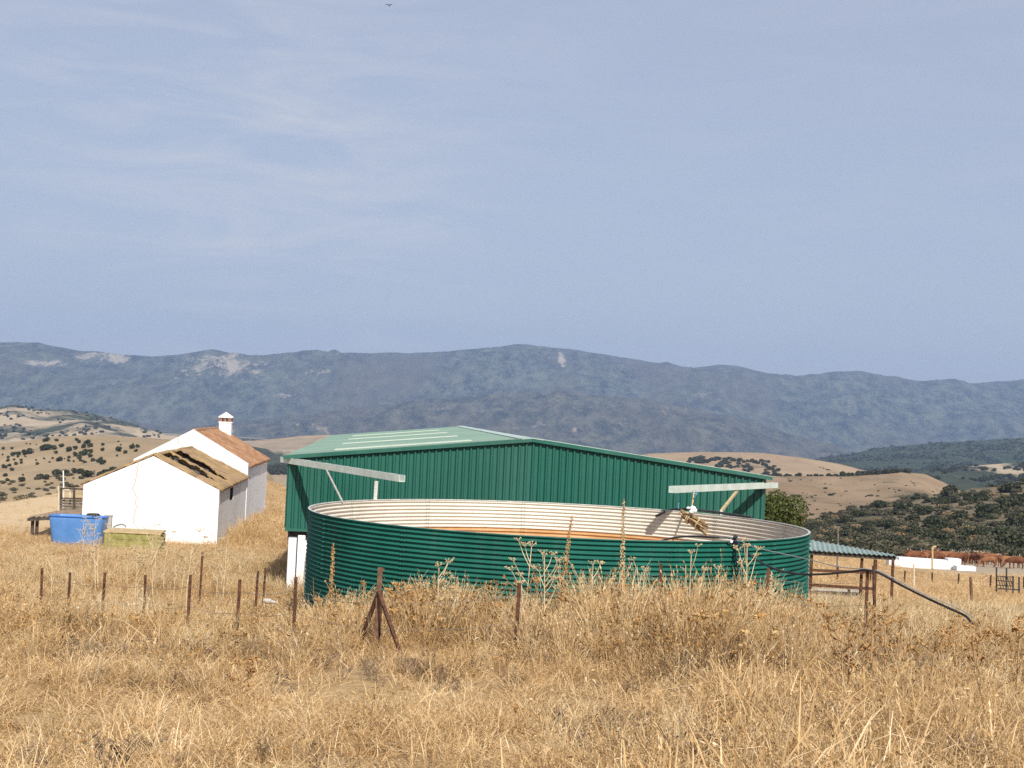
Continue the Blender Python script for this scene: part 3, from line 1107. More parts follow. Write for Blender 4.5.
# ------------------------------------------------------------------ stick bundle, twines and hoses
bun = empty('stick_bundle', PV(695, 522, 31.0), 'bundle of weathered sticks tied and hung inside the tank rim', 'stick bundle')
rnd = random.Random(5)
mb = MB()
A, Bq = PV(681, 513, 31.15), PV(706, 528.5, 30.85)
dd = (Bq - A)
for k in range(26):
    a = rnd.uniform(0, 6.28)
    rr = 0.115 * math.sqrt(rnd.random())
    o1 = Vector((0.3 * math.cos(a), 0.9 * math.cos(a), math.sin(a))) * rr
    s, e = rnd.uniform(-0.06, 0.22), rnd.uniform(0.78, 1.08)
    j = Vector([rnd.uniform(-0.03, 0.03) for _ in range(3)])
    mb.tube([A + dd * s + o1 * 0.7, A + dd * (s + e) / 2 + o1 + j * 0.3, A + dd * e + o1 * 1.15 + j], [0.018, 0.02, 0.015], 5)
mb.build('sticks', M['stick'], bun)
mb = MB()
for t in (0.3, 0.36, 0.7):
    c = A + dd * t
    ring = []
    dn = dd.normalized()
    r1 = dn.orthogonal().normalized()
    r2 = dn.cross(r1)
    for k in range(13):
        ring.append(c + (r1 * math.cos(k * math.pi / 6) + r2 * math.sin(k * math.pi / 6)) * 0.13)
    mb.tube(ring, 0.012, 5)
mb.tube([PV(694, 490, 31.5), PV(693, 500, 31.2), PV(691.5, 509, 31.0), A + dd * 0.33], [0.016, 0.02, 0.014, 0.014], 5)
mb.build('rope', M['rope_tan'], bun)
mb = MB()
for k in range(7):
    c = PV(691 + rnd.uniform(-3, 4), 510 + rnd.uniform(-3, 4), 30.85)
    mb.ball(c, rnd.uniform(0.035, 0.06), 0, (1.2, 0.7, rnd.uniform(0.6, 1.3)))
mb.build('rag', M['rag'], bun)
tw = MB()
tw.tube([PV(679.5, 491, 31.9), PV(680.2, 495, 31.85), PV(679, 501, 31.85), PV(678.5, 508.5, 31.85)], 0.011, 4)
rebase(tag(tw.build('blue_twine', M['rope_blue']), 'straight blue twine dangling near the free gutter end over the tank', 'twine'), PV(679, 508, 31.85))
tw = MB()
tw.tube([PV(695.5, 490, 31.4), PV(697, 493, 31.2), PV(694, 498, 31.15), PV(696, 494, 31.1), PV(692, 491, 31.1)], 0.011, 4)
rebase(tag(tw.build('blue_twine', M['rope_blue']), 'tangle of blue twine knotted round the gutter above the stick bundle', 'twine'), PV(694, 498, 31.15))


def hose(name, pts, r, m_, label, cat='hose', n=8):
    # Catmull-Rom through the points
    q = [Vector(p) for p in pts]
    out = []
    for i in range(len(q) - 1):
        p0, p1, p2, p3 = q[max(i - 1, 0)], q[i], q[i + 1], q[min(i + 2, len(q) - 1)]
        for k in range(6):
            t = k / 6
            out.append(0.5 * ((2 * p1) + (p2 - p0) * t + (2 * p0 - 5 * p1 + 4 * p2 - p3) * t * t + (3 * p1 - p0 - 3 * p2 + p3) * t ** 3))
    out.append(q[-1])
    mb = MB()
    mb.tube(out, r, n)
    o = mb.build(name, m_, None, smooth=True)
    tag(o, label, cat)
    rebase(o, out[-1])
    return o


rim_b = lambda px, up=0.03: None


def rim_pt(px, py_guess, back, lift):
    """a point just above the tank rim in a picture column"""
    u = P(px, py_guess, 1.0)[0]
    a = 1 + u * u
    bq = -2 * (TX * u + TY)
    cq = TX * TX + TY * TY - TR * TR
    disc = math.sqrt(max(bq * bq - 4 * a * cq, 0))
    Y = (-bq + (disc if back else -disc)) / (2 * a)
    return Vector((u * Y, Y, TZ1 + lift))


hose('black_hose', [PV(655.5, 516, 31.9), PV(661, 514, 31.9), PV(668, 510.5, 32.2), rim_pt(680, 510, True, 0.05), rim_pt(694, 510, True, 0.07), rim_pt(708, 512, True, 0.06), rim_pt(722, 513, True, 0.05), rim_pt(738, 516, True, 0.04), rim_pt(752, 518, True, 0.03)],
     0.026, M['hose_black'], 'short black hose lying along the far rim of the tank beside the sticks')
hose('supply_hose', [PV(655, 543, 25.9), PV(670, 538.5, 25.2), PV(690, 536.3, 24.6), PV(715, 537.5, 24.15), rim_pt(733, 541, False, 0.04), PV(744, 549.5, 23.7), PV(757, 560, 23.4), PV(778, 570, 23.0), PV(800, 574, 22.6), PV(822, 574.2, 22.2), PV(846, 572.2, 21.9), PV(866, 570.2, 21.6),
                     PV(880, 573.5, 21.4), PV(900, 584.5, 21.2), PV(930, 599.5, 21.0), PV(954, 610.5, 20.8), PV(966, 616.5, 20.65), PV(974, 626, 20.5)],
     0.018, M['hose_black'], 'black supply hose sagging from the tank rim over a post to the grass')
hose('thin_pipe', [rim_pt(730, 541, False, 0.05), rim_pt(736, 541, False, 0.045) + Vector((0, -0.06, 0)), PV(752, 546.5, 23.6), PV(780, 553.2, 23.1), PV(811, 560, 22.5), PV(840, 567, 21.95), PV(866, 569, 21.55), PV(880, 571.5, 21.35), PV(900, 581.5, 21.15), PV(930, 596.5, 20.95), PV(956, 607, 20.75), PV(975, 618, 20.5)],
     0.0075, M['hose_grey'], 'thin grey pipe running above the black supply hose', 'pipe')
mb = MB()
c0 = rim_pt(733, 541, False, 0.02)
for k in range(9):
    mb.ball(c0 + Vector((rnd.uniform(-0.08, 0.1), rnd.uniform(-0.12, -0.03), rnd.uniform(-0.1, 0.07))), rnd.uniform(0.02, 0.045), 0 if k % 3 else 1)
mb.tube([c0 + Vector((0.02, -0.06, 0)), c0 + Vector((0.05, -0.05, -0.25)), c0 + Vector((0.1, -0.045, -0.55)), c0 + Vector((0.13, -0.045, -0.75))], 0.018, 5, 0)  # black strip down the wall imitates the cast shadow of the hose
rebase(tag(mb.build('hose_tie_shadow', [M['hose_black'], M['rag']]), 'knot of black and white ties holding the hose on the tank rim, with a strip as hose shadow', 'hose tie'), c0)

# ------------------------------------------------------------------ farmhouse
HT = R(4.75)
HA = Vector((math.cos(HT), math.sin(HT), 0))
HB = Vector((-math.sin(HT), math.cos(HT), 0))
hx, hy, _ = P(219.4, 490, 59.2)
HW = 5.475
HZ0 = -6.5
H0 = Vector((hx, hy, HZ0))   # front right corner, a runs to the left as negative
house = empty('farmhouse', H0, 'white-walled old farmhouse with a broken tiled roof and a chimney', 'house')
house.rotation_euler = (0, 0, HT)
L1, L2 = 11.4, 11.4
e1, r1 = -3.52 - HZ0, -2.24 - HZ0
e2, r2 = -2.98 - HZ0, -1.42 - HZ0


def hbuild(mb, name, m_, parent=house, smooth=False):
    """house parts are modelled in the house's own frame: x left-right (0 is the right wall), y depth, z height"""
    o = bpy.data.objects.new(name, mb.mesh(name, m_, smooth))
    COL.objects.link(o)
    o.parent = parent
    return o


WT = 0.4


def gable(mb, y, yt, e, r, x0=-HW, x1=0.0, over=0.0):
    m_ = (x0 + x1) / 2
    a = [(x0, 0), (x1, 0), (x1, e + over), (m_, r + over), (x0, e + over)]
    vs = [(x, y, z) for x, z in a] + [(x, y + yt, z) for x, z in a]
    mb.add(vs, [(0, 1, 2, 3, 4), (9, 8, 7, 6, 5)] + [(i, i + 5, (i + 1) % 5 + 5, (i + 1) % 5) for i in range(5)])


mb = MB()
gable(mb, 0, WT, e1, r1)
hbuild(mb, 'gable_wall', M['whitewash'])
mb = MB()
gable(mb, L1, WT, e2, r2, -HW - 0.02, 0.02, 0.13)
hbuild(mb, 'cross_wall', M['whitewash'])
mb = MB()
gable(mb, L1 + L2 - WT, WT, e2, r2)
hbuild(mb, 'gable_wall', M['whitewash'])
# right wall of the front part with one window opening
wy0, wy1, wz0, wz1 = 4.1, 5.5, e1 - 0.72, e1 - 0.14
mb = MB()
for y0, y1, z0, z1 in ((WT, wy0, 0, e1), (wy1, L1, 0, e1), (wy0, wy1, 0, wz0), (wy0, wy1, wz1, e1)):
    mb.box(-WT, -0.004, y0, y1, z0, z1)
rw = hbuild(mb, 'side_wall', M['whitewash'])
mb = MB()
mb.box(-0.07, -0.05, wy0 + 0.03, wy1 - 0.03, wz0 + 0.03, wz1 - 0.03)
win = hbuild(mb, 'window', M['opening_shade'])  # near-black panel painted as the shade inside the opening
mb = MB()
for y in (wy0, wy1 - 0.06):
    mb.box(-0.09, -0.02, y, y + 0.06, wz0, wz1)
mb.box(-0.09, -0.02, wy0 + 0.06, wy1 - 0.06, wz0, wz0 + 0.05)
hbuild(mb, 'frame', M['grey_wood'], win)
mb = MB()
mb.box(-HW + 0.004, -HW + WT, WT, L1, 0, e1)
hbuild(mb, 'side_wall', M['whitewash'])
for x0, x1 in ((-WT, -0.002), (-HW + 0.002, -HW + WT)):
    mb = MB()
    mb.box(x0, x1, L1 + WT, L1 + L2 - WT, 0, e2)
    hbuild(mb, 'side_wall', M['whitewash'])


def tile_roof(side, y0, y1, e, r, m_, name, hole=None, over=0.12, pitch=0.24):
    """barrel tiles as geometry: round ribs down the slope, courses stepping up along it"""
    x_r, x_e = -HW / 2, (over if side > 0 else -HW - over)
    run = abs(x_e - x_r)
    z_e = r - (r - e) * run / (HW / 2)
    ny = int((y1 - y0) / pitch * 6) + 1
    ns = int(run / 0.1) + 1
    yy = np.linspace(y0, y1, ny)
    ss = np.linspace(0, 1, ns)
    S, Yg = np.meshgrid(ss, yy, indexing='ij')
    Z = r + (z_e - r) * S
    X = x_r + (x_e - x_r) * S
    rib = np.abs(np.sin(np.pi * (Yg - y0) / pitch)) ** 0.7 * 0.065
    course = (((1 - S) * run / 0.36) % 1.0)
    Z = Z + rib + course * 0.035 + fbm(X * 2.1 + 5 * side, Yg * 2.1, 3) * 0.045 + fbm(X * 0.5, Yg * 0.4 + r, 2) * 0.05
    Yj = Yg + fbm(X * 3, Yg * 0.6, 3) * 0.04
    V = np.stack([X, Yj, Z], -1).reshape(-1, 3)
    Q = grid_quads(ns, ny)
    if hole is not None:
        c = np.stack([S, Yg], -1).reshape(-1, 2)[Q].mean(1)
        keep = ~hole(c[:, 0], c[:, 1])
        Q = Q[keep]
    if side < 0:
        Q = Q[:, ::-1]
    o = bpy.data.objects.new(name, np_mesh(name, V, Q, m_, True))
    COL.objects.link(o)
    o.parent = house
    sd = o.modifiers.new('s', 'SOLIDIFY')
    sd.thickness = 0.035
    sd.offset = -1
    return o


def holes(s, y):
    j = 0.10 * np.sin(s * 17) + 0.06 * np.sin(s * 41 + 1)
    a = (s > 0.05) & (s < 0.86) & (y > 1.3 + 0.5 * j) & (y < 1.3 + 2.3 * np.clip((0.92 - s) / 0.35, 0, 1) + j)
    b = (s > 0.02) & (s < 0.90) & (y > 4.2 + j * 0.6) & (y < 4.2 + 2.6 * np.clip((0.95 - s) / 0.45, 0, 1) + j)
    return a | b


old_r = tile_roof(1, 0.02, L1 - 0.002, e1, r1, M['tile_old'], 'roof_slope', holes)
old_l = tile_roof(-1, 0.02, L1 - 0.002, e1, r1, M['tile_old'], 'roof_slope')
main_r = tile_roof(1, L1 + 0.34, L1 + L2 + 0.1, e2, r2, M['tile_main'], 'roof_slope', None, 0.14)
main_l = tile_roof(-1, L1 + 0.34, L1 + L2 + 0.1, e2, r2, M['tile_main'], 'roof_slope', None, 0.26)
for o_, l_ in ((old_r, 'sagging lichened roof slope with two long gaps'), (main_r, 'orange tiled slope of the taller rear part')):
    o_['label'] = l_
for y in (0.9, 3.9, 7.2, 8.6, 10.0):
    mb = MB()
    mb.bar((-HW / 2, y, r1 - 0.16), (-0.05, y, e1 - 0.17), 0.09, 0.12)
    hbuild(mb, 'rafter', M['grey_wood'])
mb = MB()
mb.bar((-HW / 2, 0.42, r1 - 0.30), (-HW / 2, L1 - 0.1, r1 - 0.30), 0.12, 0.14)
hbuild(mb, 'ridge_beam', M['grey_wood'])
mb = MB()
for k in range(int((L2 + 0.1) / 0.4)):
    y = L1 + 0.36 + k * 0.395
    mb.tube([(-HW / 2, y, r2 + 0.06), (-HW / 2, y + 0.42, r2 + 0.075)], 0.11, 8)
hbuild(mb, 'ridge_tiles', M['tile_main'])
mb = MB()
for k in range(int((L1) / 0.4) - 2):
    y = 7.2 + k * 0.395
    if y > L1 - 0.3:
        break
    mb.tube([(-HW / 2, y, r1 + 0.05), (-HW / 2, y + 0.42, r1 + 0.06)], 0.1, 8)
hbuild(mb, 'ridge_tiles', M['tile_old'])
# chimney on the far end of the ridge
cx_, cy_ = -HW / 2 + 0.42, L1 + L2 - 1.1
ctop = -0.40 - HZ0
mb = MB()
w = 0.335
mb.box(cx_ - w, cx_ + w, cy_ - w, cy_ + w, r2 - 0.9, ctop - 0.62)
mb.box(cx_ - w - 0.03, cx_ + w + 0.03, cy_ - w - 0.03, cy_ + w + 0.03, ctop - 0.62, ctop - 0.55)
chim = hbuild(mb, 'chimney', M['whitewash'])
mb = MB()
for sx in (-1, 0, 1):
    for sy in (-1, 0, 1):
        if sx == 0 and sy == 0:
            continue
        q = 0.075 if (sx and sy) else 0.05
        mb = MB()
        mb.box(cx_ + sx * (w - 0.08) - q, cx_ + sx * (w - 0.08) + q, cy_ + sy * (w - 0.08) - q, cy_ + sy * (w - 0.08) + q, ctop - 0.549, ctop - 0.33)
        hbuild(mb, 'vent_pillar', M['terracotta_part'], chim)
mb = MB()
wq = w + 0.05
mb.add([(cx_ - wq, cy_ - wq, ctop - 0.33), (cx_ + wq, cy_ - wq, ctop - 0.33), (cx_ + wq, cy_ + wq, ctop - 0.33), (cx_ - wq, cy_ + wq, ctop - 0.33),
        (cx_ - wq, cy_ - wq, ctop - 0.28), (cx_ + wq, cy_ - wq, ctop - 0.28), (cx_ + wq, cy_ + wq, ctop - 0.28), (cx_ - wq, cy_ + wq, ctop - 0.28), (cx_, cy_, ctop)],
       [(0, 3, 2, 1), (0, 1, 5, 4), (1, 2, 6, 5), (2, 3, 7, 6), (3, 0, 4, 7), (4, 5, 8), (5, 6, 8), (6, 7, 8), (7, 4, 8)])
hbuild(mb, 'cap', M['white_conc'], chim)


# ------------------------------------------------------------------ things beside the house
def rounded_rect(w, d, r, n=5):
    pts = []
    for cx, cy, a0 in ((w / 2 - r, d / 2 - r, 0), (-w / 2 + r, d / 2 - r, 90), (-w / 2 + r, -d / 2 + r, 180), (w / 2 - r, -d / 2 + r, 270)):
        for k in range(n):
            a = R(a0 + 90 * k / (n - 1))
            pts.append((cx + r * math.cos(a), cy + r * math.sin(a)))
    return pts


tc = PV(78.5, 530, 54.5)
tz = g1(tc.x, tc.y) - 0.05
tub = empty('blue_tub', (tc.x, tc.y, tz), 'big blue plastic tub tapering to its foot before the white gable', 'tub')
ttop = PV(78.5, 516.5, 54.0).z - tz


def loft(secs, mi=0, close_top=False):
    mb = MB()
    n = len(secs[0])
    vs = [v for s in secs for v in s]
    fs = []
    for i in range(len(secs) - 1):
        for k in range(n):
            fs.append((i * n + k, i * n + (k + 1) % n, (i + 1) * n + (k + 1) % n, (i + 1) * n + k))
    fs.append(tuple(range(n - 1, -1, -1)))
    if close_top:
        fs.append(tuple(range((len(secs) - 1) * n, len(secs) * n)))
    mb.add(vs, fs, mi)
    return mb


secs = []
for f, z in ((0.84, 0.0), (0.87, 0.06), (0.95, ttop * 0.62), (1.0, ttop * 0.88), (0.99, ttop * 0.97), (0.96, ttop), (0.93, ttop * 0.985), (0.92, ttop * 0.8), (0.74, 0.12)):
    secs.append([(x * f, y * f, z) for x, y in rounded_rect(2.06, 1.0, 0.22)])
mb = loft(secs)
o = mb.build('basin', M['blue_plastic'], None, True)
o.parent = tub
mb = MB()
rr_ = rounded_rect(2.06, 1.0, 0.24)
ring = [Vector((x, y, ttop - 0.03)) for x, y in rr_]
ring.append(ring[0])
mb.tube(ring, 0.03, 6, cap=False)
o = mb.build('rim', M['blue_dark'], None, True)
o.parent = tub
mb = MB()
mb.tube([(0.5, 0.1, ttop + 0.02), (0.5, 0.1, ttop + 0.09)], [0.28, 0.22], 12)
o = mb.build('lid', M['dark_iron'], None, False)
o.parent = tub

gc = PV(135, 540, 52.0)
gz_ = g1(gc.x, gc.y) - 0.1
box = empty('feed_box', (gc.x, gc.y, gz_), 'mossy green wooden feed box with a bleached plank on top', 'feed box')
gt = PV(135, 532.5, 52).z - gz_
gl_ = 1.98
mb = MB()
for i in range(3):
    z0 = i * gt / 3
    mb.box(-gl_ / 2, gl_ / 2, -0.42, -0.38, z0 + 0.004, z0 + gt / 3 - 0.004)
    mb.box(-gl_ / 2, gl_ / 2, 0.38, 0.42, z0 + 0.004, z0 + gt / 3 - 0.004)
for sx in (-1, 1):
    mb.box(sx * gl_ / 2 - 0.02, sx * gl_ / 2 + 0.02, -0.376, 0.376, 0, gt - 0.01)
o = mb.build('boards', M['green_board'])
o.parent = box
mb = MB()
mb.box8([(-gl_ / 2 - 0.04, -0.46, gt), (gl_ / 2 + 0.04, -0.46, gt), (gl_ / 2 + 0.04, 0.36, gt + 0.06), (-gl_ / 2 - 0.04, 0.36, gt + 0.06),
         (-gl_ / 2 - 0.04, -0.46, gt + 0.05), (gl_ / 2 + 0.04, -0.46, gt + 0.05), (gl_ / 2 + 0.04, 0.36, gt + 0.11), (-gl_ / 2 - 0.04, 0.36, gt + 0.11)])
o = mb.build('lid', M['tan_board'])
o.parent = box
for sx in (-0.92, 0.92):
    mb = MB()
    mb.box(sx - 0.05, sx + 0.05, -0.47, -0.425, 0, gt + 0.0)
    o = mb.build('cleat', M['green_board'])
    o.parent = box
hose('wall_pipe', [PV(113.5, 527, 56), PV(117, 525.3, 56), PV(122, 524.3, 56), PV(125, 525.5, 56), PV(126, 527.5, 56)], 0.035, M['hose_grey'], 'bent grey pipe end poking up behind the green feed box', 'pipe')
mb = MB()
c = PV(108.5, 522, 55.6)
mb.box(c.x - 0.13, c.x + 0.13, c.y - 0.06, c.y + 0.06, g1(c.x, c.y) - 0.1, PV(108, 516, 55.6).z)
mb.box(c.x - 0.15, c.x + 0.15, c.y - 0.08, c.y + 0.08, PV(108, 516, 55.6).z + 0.001, PV(108, 516, 55.6).z + 0.04)
rebase(tag(mb.build('stone_pillar', M['concrete']), 'short grey pillar between the blue tub and the white gable', 'pillar'), (c.x, c.y, g1(c.x, c.y)))

# dark timber pen left of the house
pc = PV(72, 510, 66)
pen = empty('timber_pen', (pc.x, pc.y, g1(pc.x, pc.y)), 'dark grey plank pen with a pale frame by the house corner', 'pen')
mb = MB()
z0, z1 = PV(72, 511, 66).z, PV(72, 499.5, 66).z
for k in range(4):
    h = (z1 - z0 + 0.0) / 4
    mb.bar(PV(60, 510, 66) + Vector((0, 0, k * h + h / 2 - 0.02)), PV(92, 511, 67) + Vector((0, 0, k * h + h / 2 - 0.02)), 0.04, h - 0.025)
mb.build('planks', M['grey_wood'], pen)
mb = MB()
for px in (61, 74, 85):
    mb.bar(PV(px, 513, 66.2), PV(px, 487.5, 66.2), 0.09, 0.09)
mb.bar(PV(60, 488.3, 66.2), PV(90, 489.5, 66.9), 0.06, 0.07)
mb.bar(PV(60, 498, 66.1), PV(90, 499, 66.8), 0.06, 0.07)
mb.build('frame', M['dark_wood'], pen)
mb = MB()
for px in (64.0, 70.2):
    mb.bar(PV(px, 498, 65.9), PV(px, 489.5, 65.9), 0.06, 0.05)
mb.bar(PV(63.5, 489.6, 65.9), PV(70.8, 489.9, 65.9), 0.05, 0.05)
mb.build('pale_frame', M['pale_wood'], pen)


def pole(name, px, py0, py1, Y, r, m_, label, cat, lean=0.0):
    a, b = PV(px, py0, Y), PV(px + lean, py1, Y)
    mb = MB()
    base = Vector((a.x, a.y, min(a.z, g1(a.x, a.y)) - 0.15))
    mb.tube([base, a * 0.5 + b * 0.5 + Vector((r * 0.5, 0, 0)), b], [r * 1.15, r, r * 0.9], 7)
    o = mb.build(name, m_)
    tag(o, label, cat)
    return rebase(o, base)


pole('white_pole', 63.3, 510, 470.5, 70, 0.035, M['white_conc'], 'slim white pole rising above the plank pen', 'pole')
pole('wooden_pole', 58.3, 510, 486, 65.6, 0.04, M['pale_wood'], 'short bleached wooden pole at the outer corner of the plank pen', 'pole')
pole('grey_pole', 94.5, 500, 470, 76, 0.05, M['grey_wood'], 'grey pole showing just above the low edge of the house roof', 'pole')

sh = empty('sheet_cover', PV(58, 520, 60), 'weathered sheet roof laid low over posts beside the blue tub', 'sheet cover')
mb = MB()
A0, A1 = PV(29, 517, 59.0), PV(90, 516, 59.5)
B1, B0_ = PV(86, 508.5, 64.5), PV(58, 511, 64.0)
nn = 48
vs = []
for i in range(nn + 1):
    t = i / nn
    w_ = 0.025 * math.cos(t * nn * math.pi / 2)
    vs += [A0.lerp(A1, t) + Vector((0, 0, w_)), B0_.lerp(B1, t) + Vector((0, 0, w_))]
mb.add(vs, [(2 * i, 2 * i + 2, 2 * i + 3, 2 * i + 1) for i in range(nn)])
mb.add([v - Vector((0, 0, 0.03)) for v in vs], [(2 * i, 2 * i + 1, 2 * i + 3, 2 * i + 2) for i in range(nn)])
mb.build('sheet', M['sheet_rust'], sh)
for px, Y in ((33, 59.2), (37.5, 59.3), (56, 59.6), (84, 63.5)):
    p = PV(px, 516.5, Y)
    mb = MB()
    mb.tube([(p.x, p.y, g1(p.x, p.y) - 0.2), (p.x, p.y, p.z - 0.04 if px != 84 else p.z + 0.02)], 0.07, 6)
    mb.build('post', M['dark_wood'], sh)
mb = MB()
mb.bar(PV(27.5, 519.5, 58.9), PV(52, 518.4, 59.1), 0.1, 0.12)
mb.build('beam', M['dark_wood'], sh)

# rocks by the barn corner
for k, (px, py, s) in enumerate(((267.5, 601, 0.06), (273.5, 602, 0.045))):
    p = PV(px, py, 29.5)
    b = MB()
    rr2 = random.Random(40 + k)
    z = g1(p.x, p.y)
    b.ball((0, 0, s * 1.9), s * 1.5, 0, (1.3, 1, 0.8))
    o = b.build('rock', M['rock'], None, False)
    md = o.modifiers.new('s', 'SUBSURF')
    md.levels = md.render_levels = 2
    for v in o.data.vertices:
        v.co *= rr2.uniform(0.8, 1.25)
    o.location = (p.x, p.y, p.z - s * 2)
    tag(o, 'larger pale stone in the grass by the barn corner' if k == 0 else 'smaller pale stone next to the barn corner post', 'rock')

# ------------------------------------------------------------------ fences
def post_mesh(mb, base, top, w=0.035, tee=True):
    """rolled T-section steel post"""
    mb.bar(base, top, w, 0.008, up=(0, 1, 0))
    mb.bar(Vector(base) + Vector((0, 0.02, 0)), Vector(top) + Vector((0, 0.02, 0)), 0.008, w, up=(0, 1, 0))


def wire_fence(name, label, pts, wires, m_, sag=0.05, wr=0.0034, w=0.04):
    """pts: (px, py_top, Y, extra) -> posts and the wires strung between them"""
    tops, bases = [], []
    for px, py, Y in pts:
        t = PV(px, py, Y)
        tops.append(t)
        bases.append(Vector((t.x, t.y, g1(t.x, t.y) - 0.25)))
    root = empty(name, bases[0] + Vector((0, 0, 0.25)), label, 'fence')
    for i, (t, b) in enumerate(zip(tops, bases)):
        rr = random.Random(i * 7 + int(t.x * 100))
        lean = Vector((rr.uniform(-0.03, 0.03), rr.uniform(-0.03, 0.03), 0))
        mb = MB()
        post_mesh(mb, b + lean, t, w)
        mb.build('post', m_, root)
    for d in wires:
        mb = MB()
        for i in range(len(tops) - 1):
            a, c = tops[i] - Vector((0, 0, d)), tops[i + 1] - Vector((0, 0, d))
            pts_ = [a.lerp(c, k / 5) - Vector((0, 0, sag * math.sin(math.pi * k / 5))) for k in range(6)]
            mb.tube(pts_, wr, 4, cap=False)
        mb.build('wire', M['wire'], root)
    return root


lf = [(42, 568), (70, 572.5), (105, 572.5), (145.5, 575), (190.5, 575), (240, 579.5), (296, 577)]
pts = [(x, y, 1 / (0.0513 - (296 - x) * 5.93e-5)) for x, y in lf]
wire_fence('wire_fence', 'wire fence on seven rusty iron posts across the left grass', pts + [(379.5, 590, 18.55)], (0.18, 0.48, 0.75), M['rust'], w=0.047)
wire_fence('wire_fence', 'far wire fence of thin rusty posts between house and barn', [(202.5, 552.5, 33), (258, 571, 30), (265.5, 568, 32.5)], (0.15, 0.5), M['rust'], w=0.05)
wire_fence('wire_fence', 'wire fence with dark posts standing right before the tank', [(381, 590, 18.55), (519.5, 583, 18.3), (661, 563.5, 22.0), (768.5, 568.5, 22.3), (867.5, 571.5, 21.6)], (0.16, 0.5), M['rust'], w=0.05)
pole('iron_post', 873.5, 640, 566, 21.0, 0.026, M['rust'], 'tall rusty iron post just right of the hose post', 'post')
wire_fence('wire_fence', 'distant wire fence with dark posts below the white trough', [(838, 566, 100), (871, 569, 101), (905, 570.5, 103), (932.3, 572.3, 104), (958.8, 573.8, 102), (990.8, 575, 98), (1024, 577, 96), (1060, 580, 95)], (0.12, 0.45, 0.8), M['rust'], wr=0.006, w=0.13)
pole('wooden_post', 970.6, 611, 577, 62, 0.07, M['rust_brown'], 'brown wooden post standing among right thistles before the far fence', 'post')
pole('pale_post', 913.6, 588, 564, 88, 0.055, M['pale_wood'], 'bleached post in front of the white trough', 'post')
pole('thin_pole', 837.8, 546, 527, 120, 0.07, M['grey_wood'], 'thin grey pole above the shelter roof', 'pole')
hose('hooked_pole', [PV(932.3, 569, 132), PV(932.4, 558, 132), PV(932.5, 549, 132), PV(933.5, 547, 132), PV(936, 546.6, 132)], 0.09, M['tan_board'], 'yellowish pole with bent top behind the far fence', 'pole')

# braced strainer post
tp = PV(380.5, 567.5, 18.5)
tb = Vector((PV(374.5, 655, 18.5).x, 18.5, 0))
tb.z = g1(tb.x, tb.y)
trip = empty('braced_post', tb, 'rusty iron fence post propped by two slanting braces', 'fence post')
mb = MB()
mb.bar(tb - Vector((0, 0, 0.3)), tp, 0.062, 0.045, up=(0, 1, 0))
mb.bar(tp - Vector((0.035, 0, 0.03)), tp + Vector((0.05, 0, -0.03)), 0.03, 0.03)
mb.build('post', M['rust_brown'], trip)
for px, py, Y, m_ in ((353.5, 656, 18.9, 'rust'), (408, 638, 17.3, 'rust')):
    q = PV(px, py, Y)
    q.z = g1(q.x, q.y) - 0.1
    jn = tb.lerp(tp, 0.72)
    mb = MB()
    mb.bar(jn + Vector((0.0, -0.03, 0)), q, 0.042, 0.04)
    mb.build('brace', M[m_], trip)

# ------------------------------------------------------------------ shelter and pen right of the tank
NL, NR_, FR, FL = PV(760, 547, 57), PV(896.5, 556.3, 57), PV(895, 554.6, 60.5), PV(760, 531, 62)
shb = PV(862, 601, 57.5)
shel = empty('livestock_shelter', (shb.x, shb.y, g1(shb.x, shb.y)), 'low stock shelter with grey-green corrugated roof on iron posts', 'shelter')
nn = 110
vs = []
for i in range(nn + 1):
    t = i / nn
    w_ = 0.03 * math.cos(t * nn * math.pi / 2)
    vs += [NL.lerp(NR_, t) + Vector((0, 0, w_)), FL.lerp(FR, t) + Vector((0, 0, w_))]
mb = MB()
mb.add(vs, [(2 * i, 2 * i + 2, 2 * i + 3, 2 * i + 1) for i in range(nn)])
mb.add([v - Vector((0, 0, 0.02)) for v in vs], [(2 * i, 2 * i + 1, 2 * i + 3, 2 * i + 2) for i in range(nn)])
mb.build('roof', M['shelter_roof'], shel)
mb = MB()
mb.bar(NL + Vector((0, 0.15, -0.12)), NR_ + Vector((0, 0.15, -0.1)), 0.08, 0.14)
mb.build('beam', M['dark_wood'], shel)
mb = MB()
mb.bar(FL + Vector((0, -0.15, -0.12)), FR + Vector((0, -0.15, -0.1)), 0.08, 0.14)
mb.build('beam', M['dark_wood'], shel)
for px, Y, w_ in ((811.5, 57.3, 0.09), (862.3, 57.3, 0.1), (875.8, 57.2, 0.12), (893.5, 60.3, 0.1), (812, 61.5, 0.1)):
    t = PV(px, 552 if Y < 59 else 549, Y)
    tt = NL.lerp(NR_, (px - 760) / 136) if Y < 59 else FL.lerp(FR, (px - 760) / 135)
    mb = MB()
    mb.bar((t.x, t.y, g1(t.x, t.y) - 0.2), (t.x, t.y, tt.z - 0.2), w_, w_)
    mb.build('post', M['rust'], shel)
mb = MB()
mb.bar(PV(811, 570, 57.0), PV(876, 573, 57.0), 0.07, 0.1)
mb.bar(PV(811, 585, 57.0), PV(876, 589, 57.0), 0.07, 0.11)
mb.build('rail', M['rust'], shel)
mb = MB()
a, b = PV(806, 588, 58.2), PV(862, 590, 58.2)
mb.box8([(a.x, a.y, a.z - 1.6), (b.x, b.y, b.z - 1.6), (b.x, b.y + 0.18, b.z - 1.6), (a.x, a.y + 0.18, a.z - 1.6), (a.x, a.y, a.z), (b.x, b.y, b.z), (b.x, b.y + 0.18, b.z), (a.x, a.y + 0.18, a.z)])
mb.build('low_wall', M['concrete'], shel)

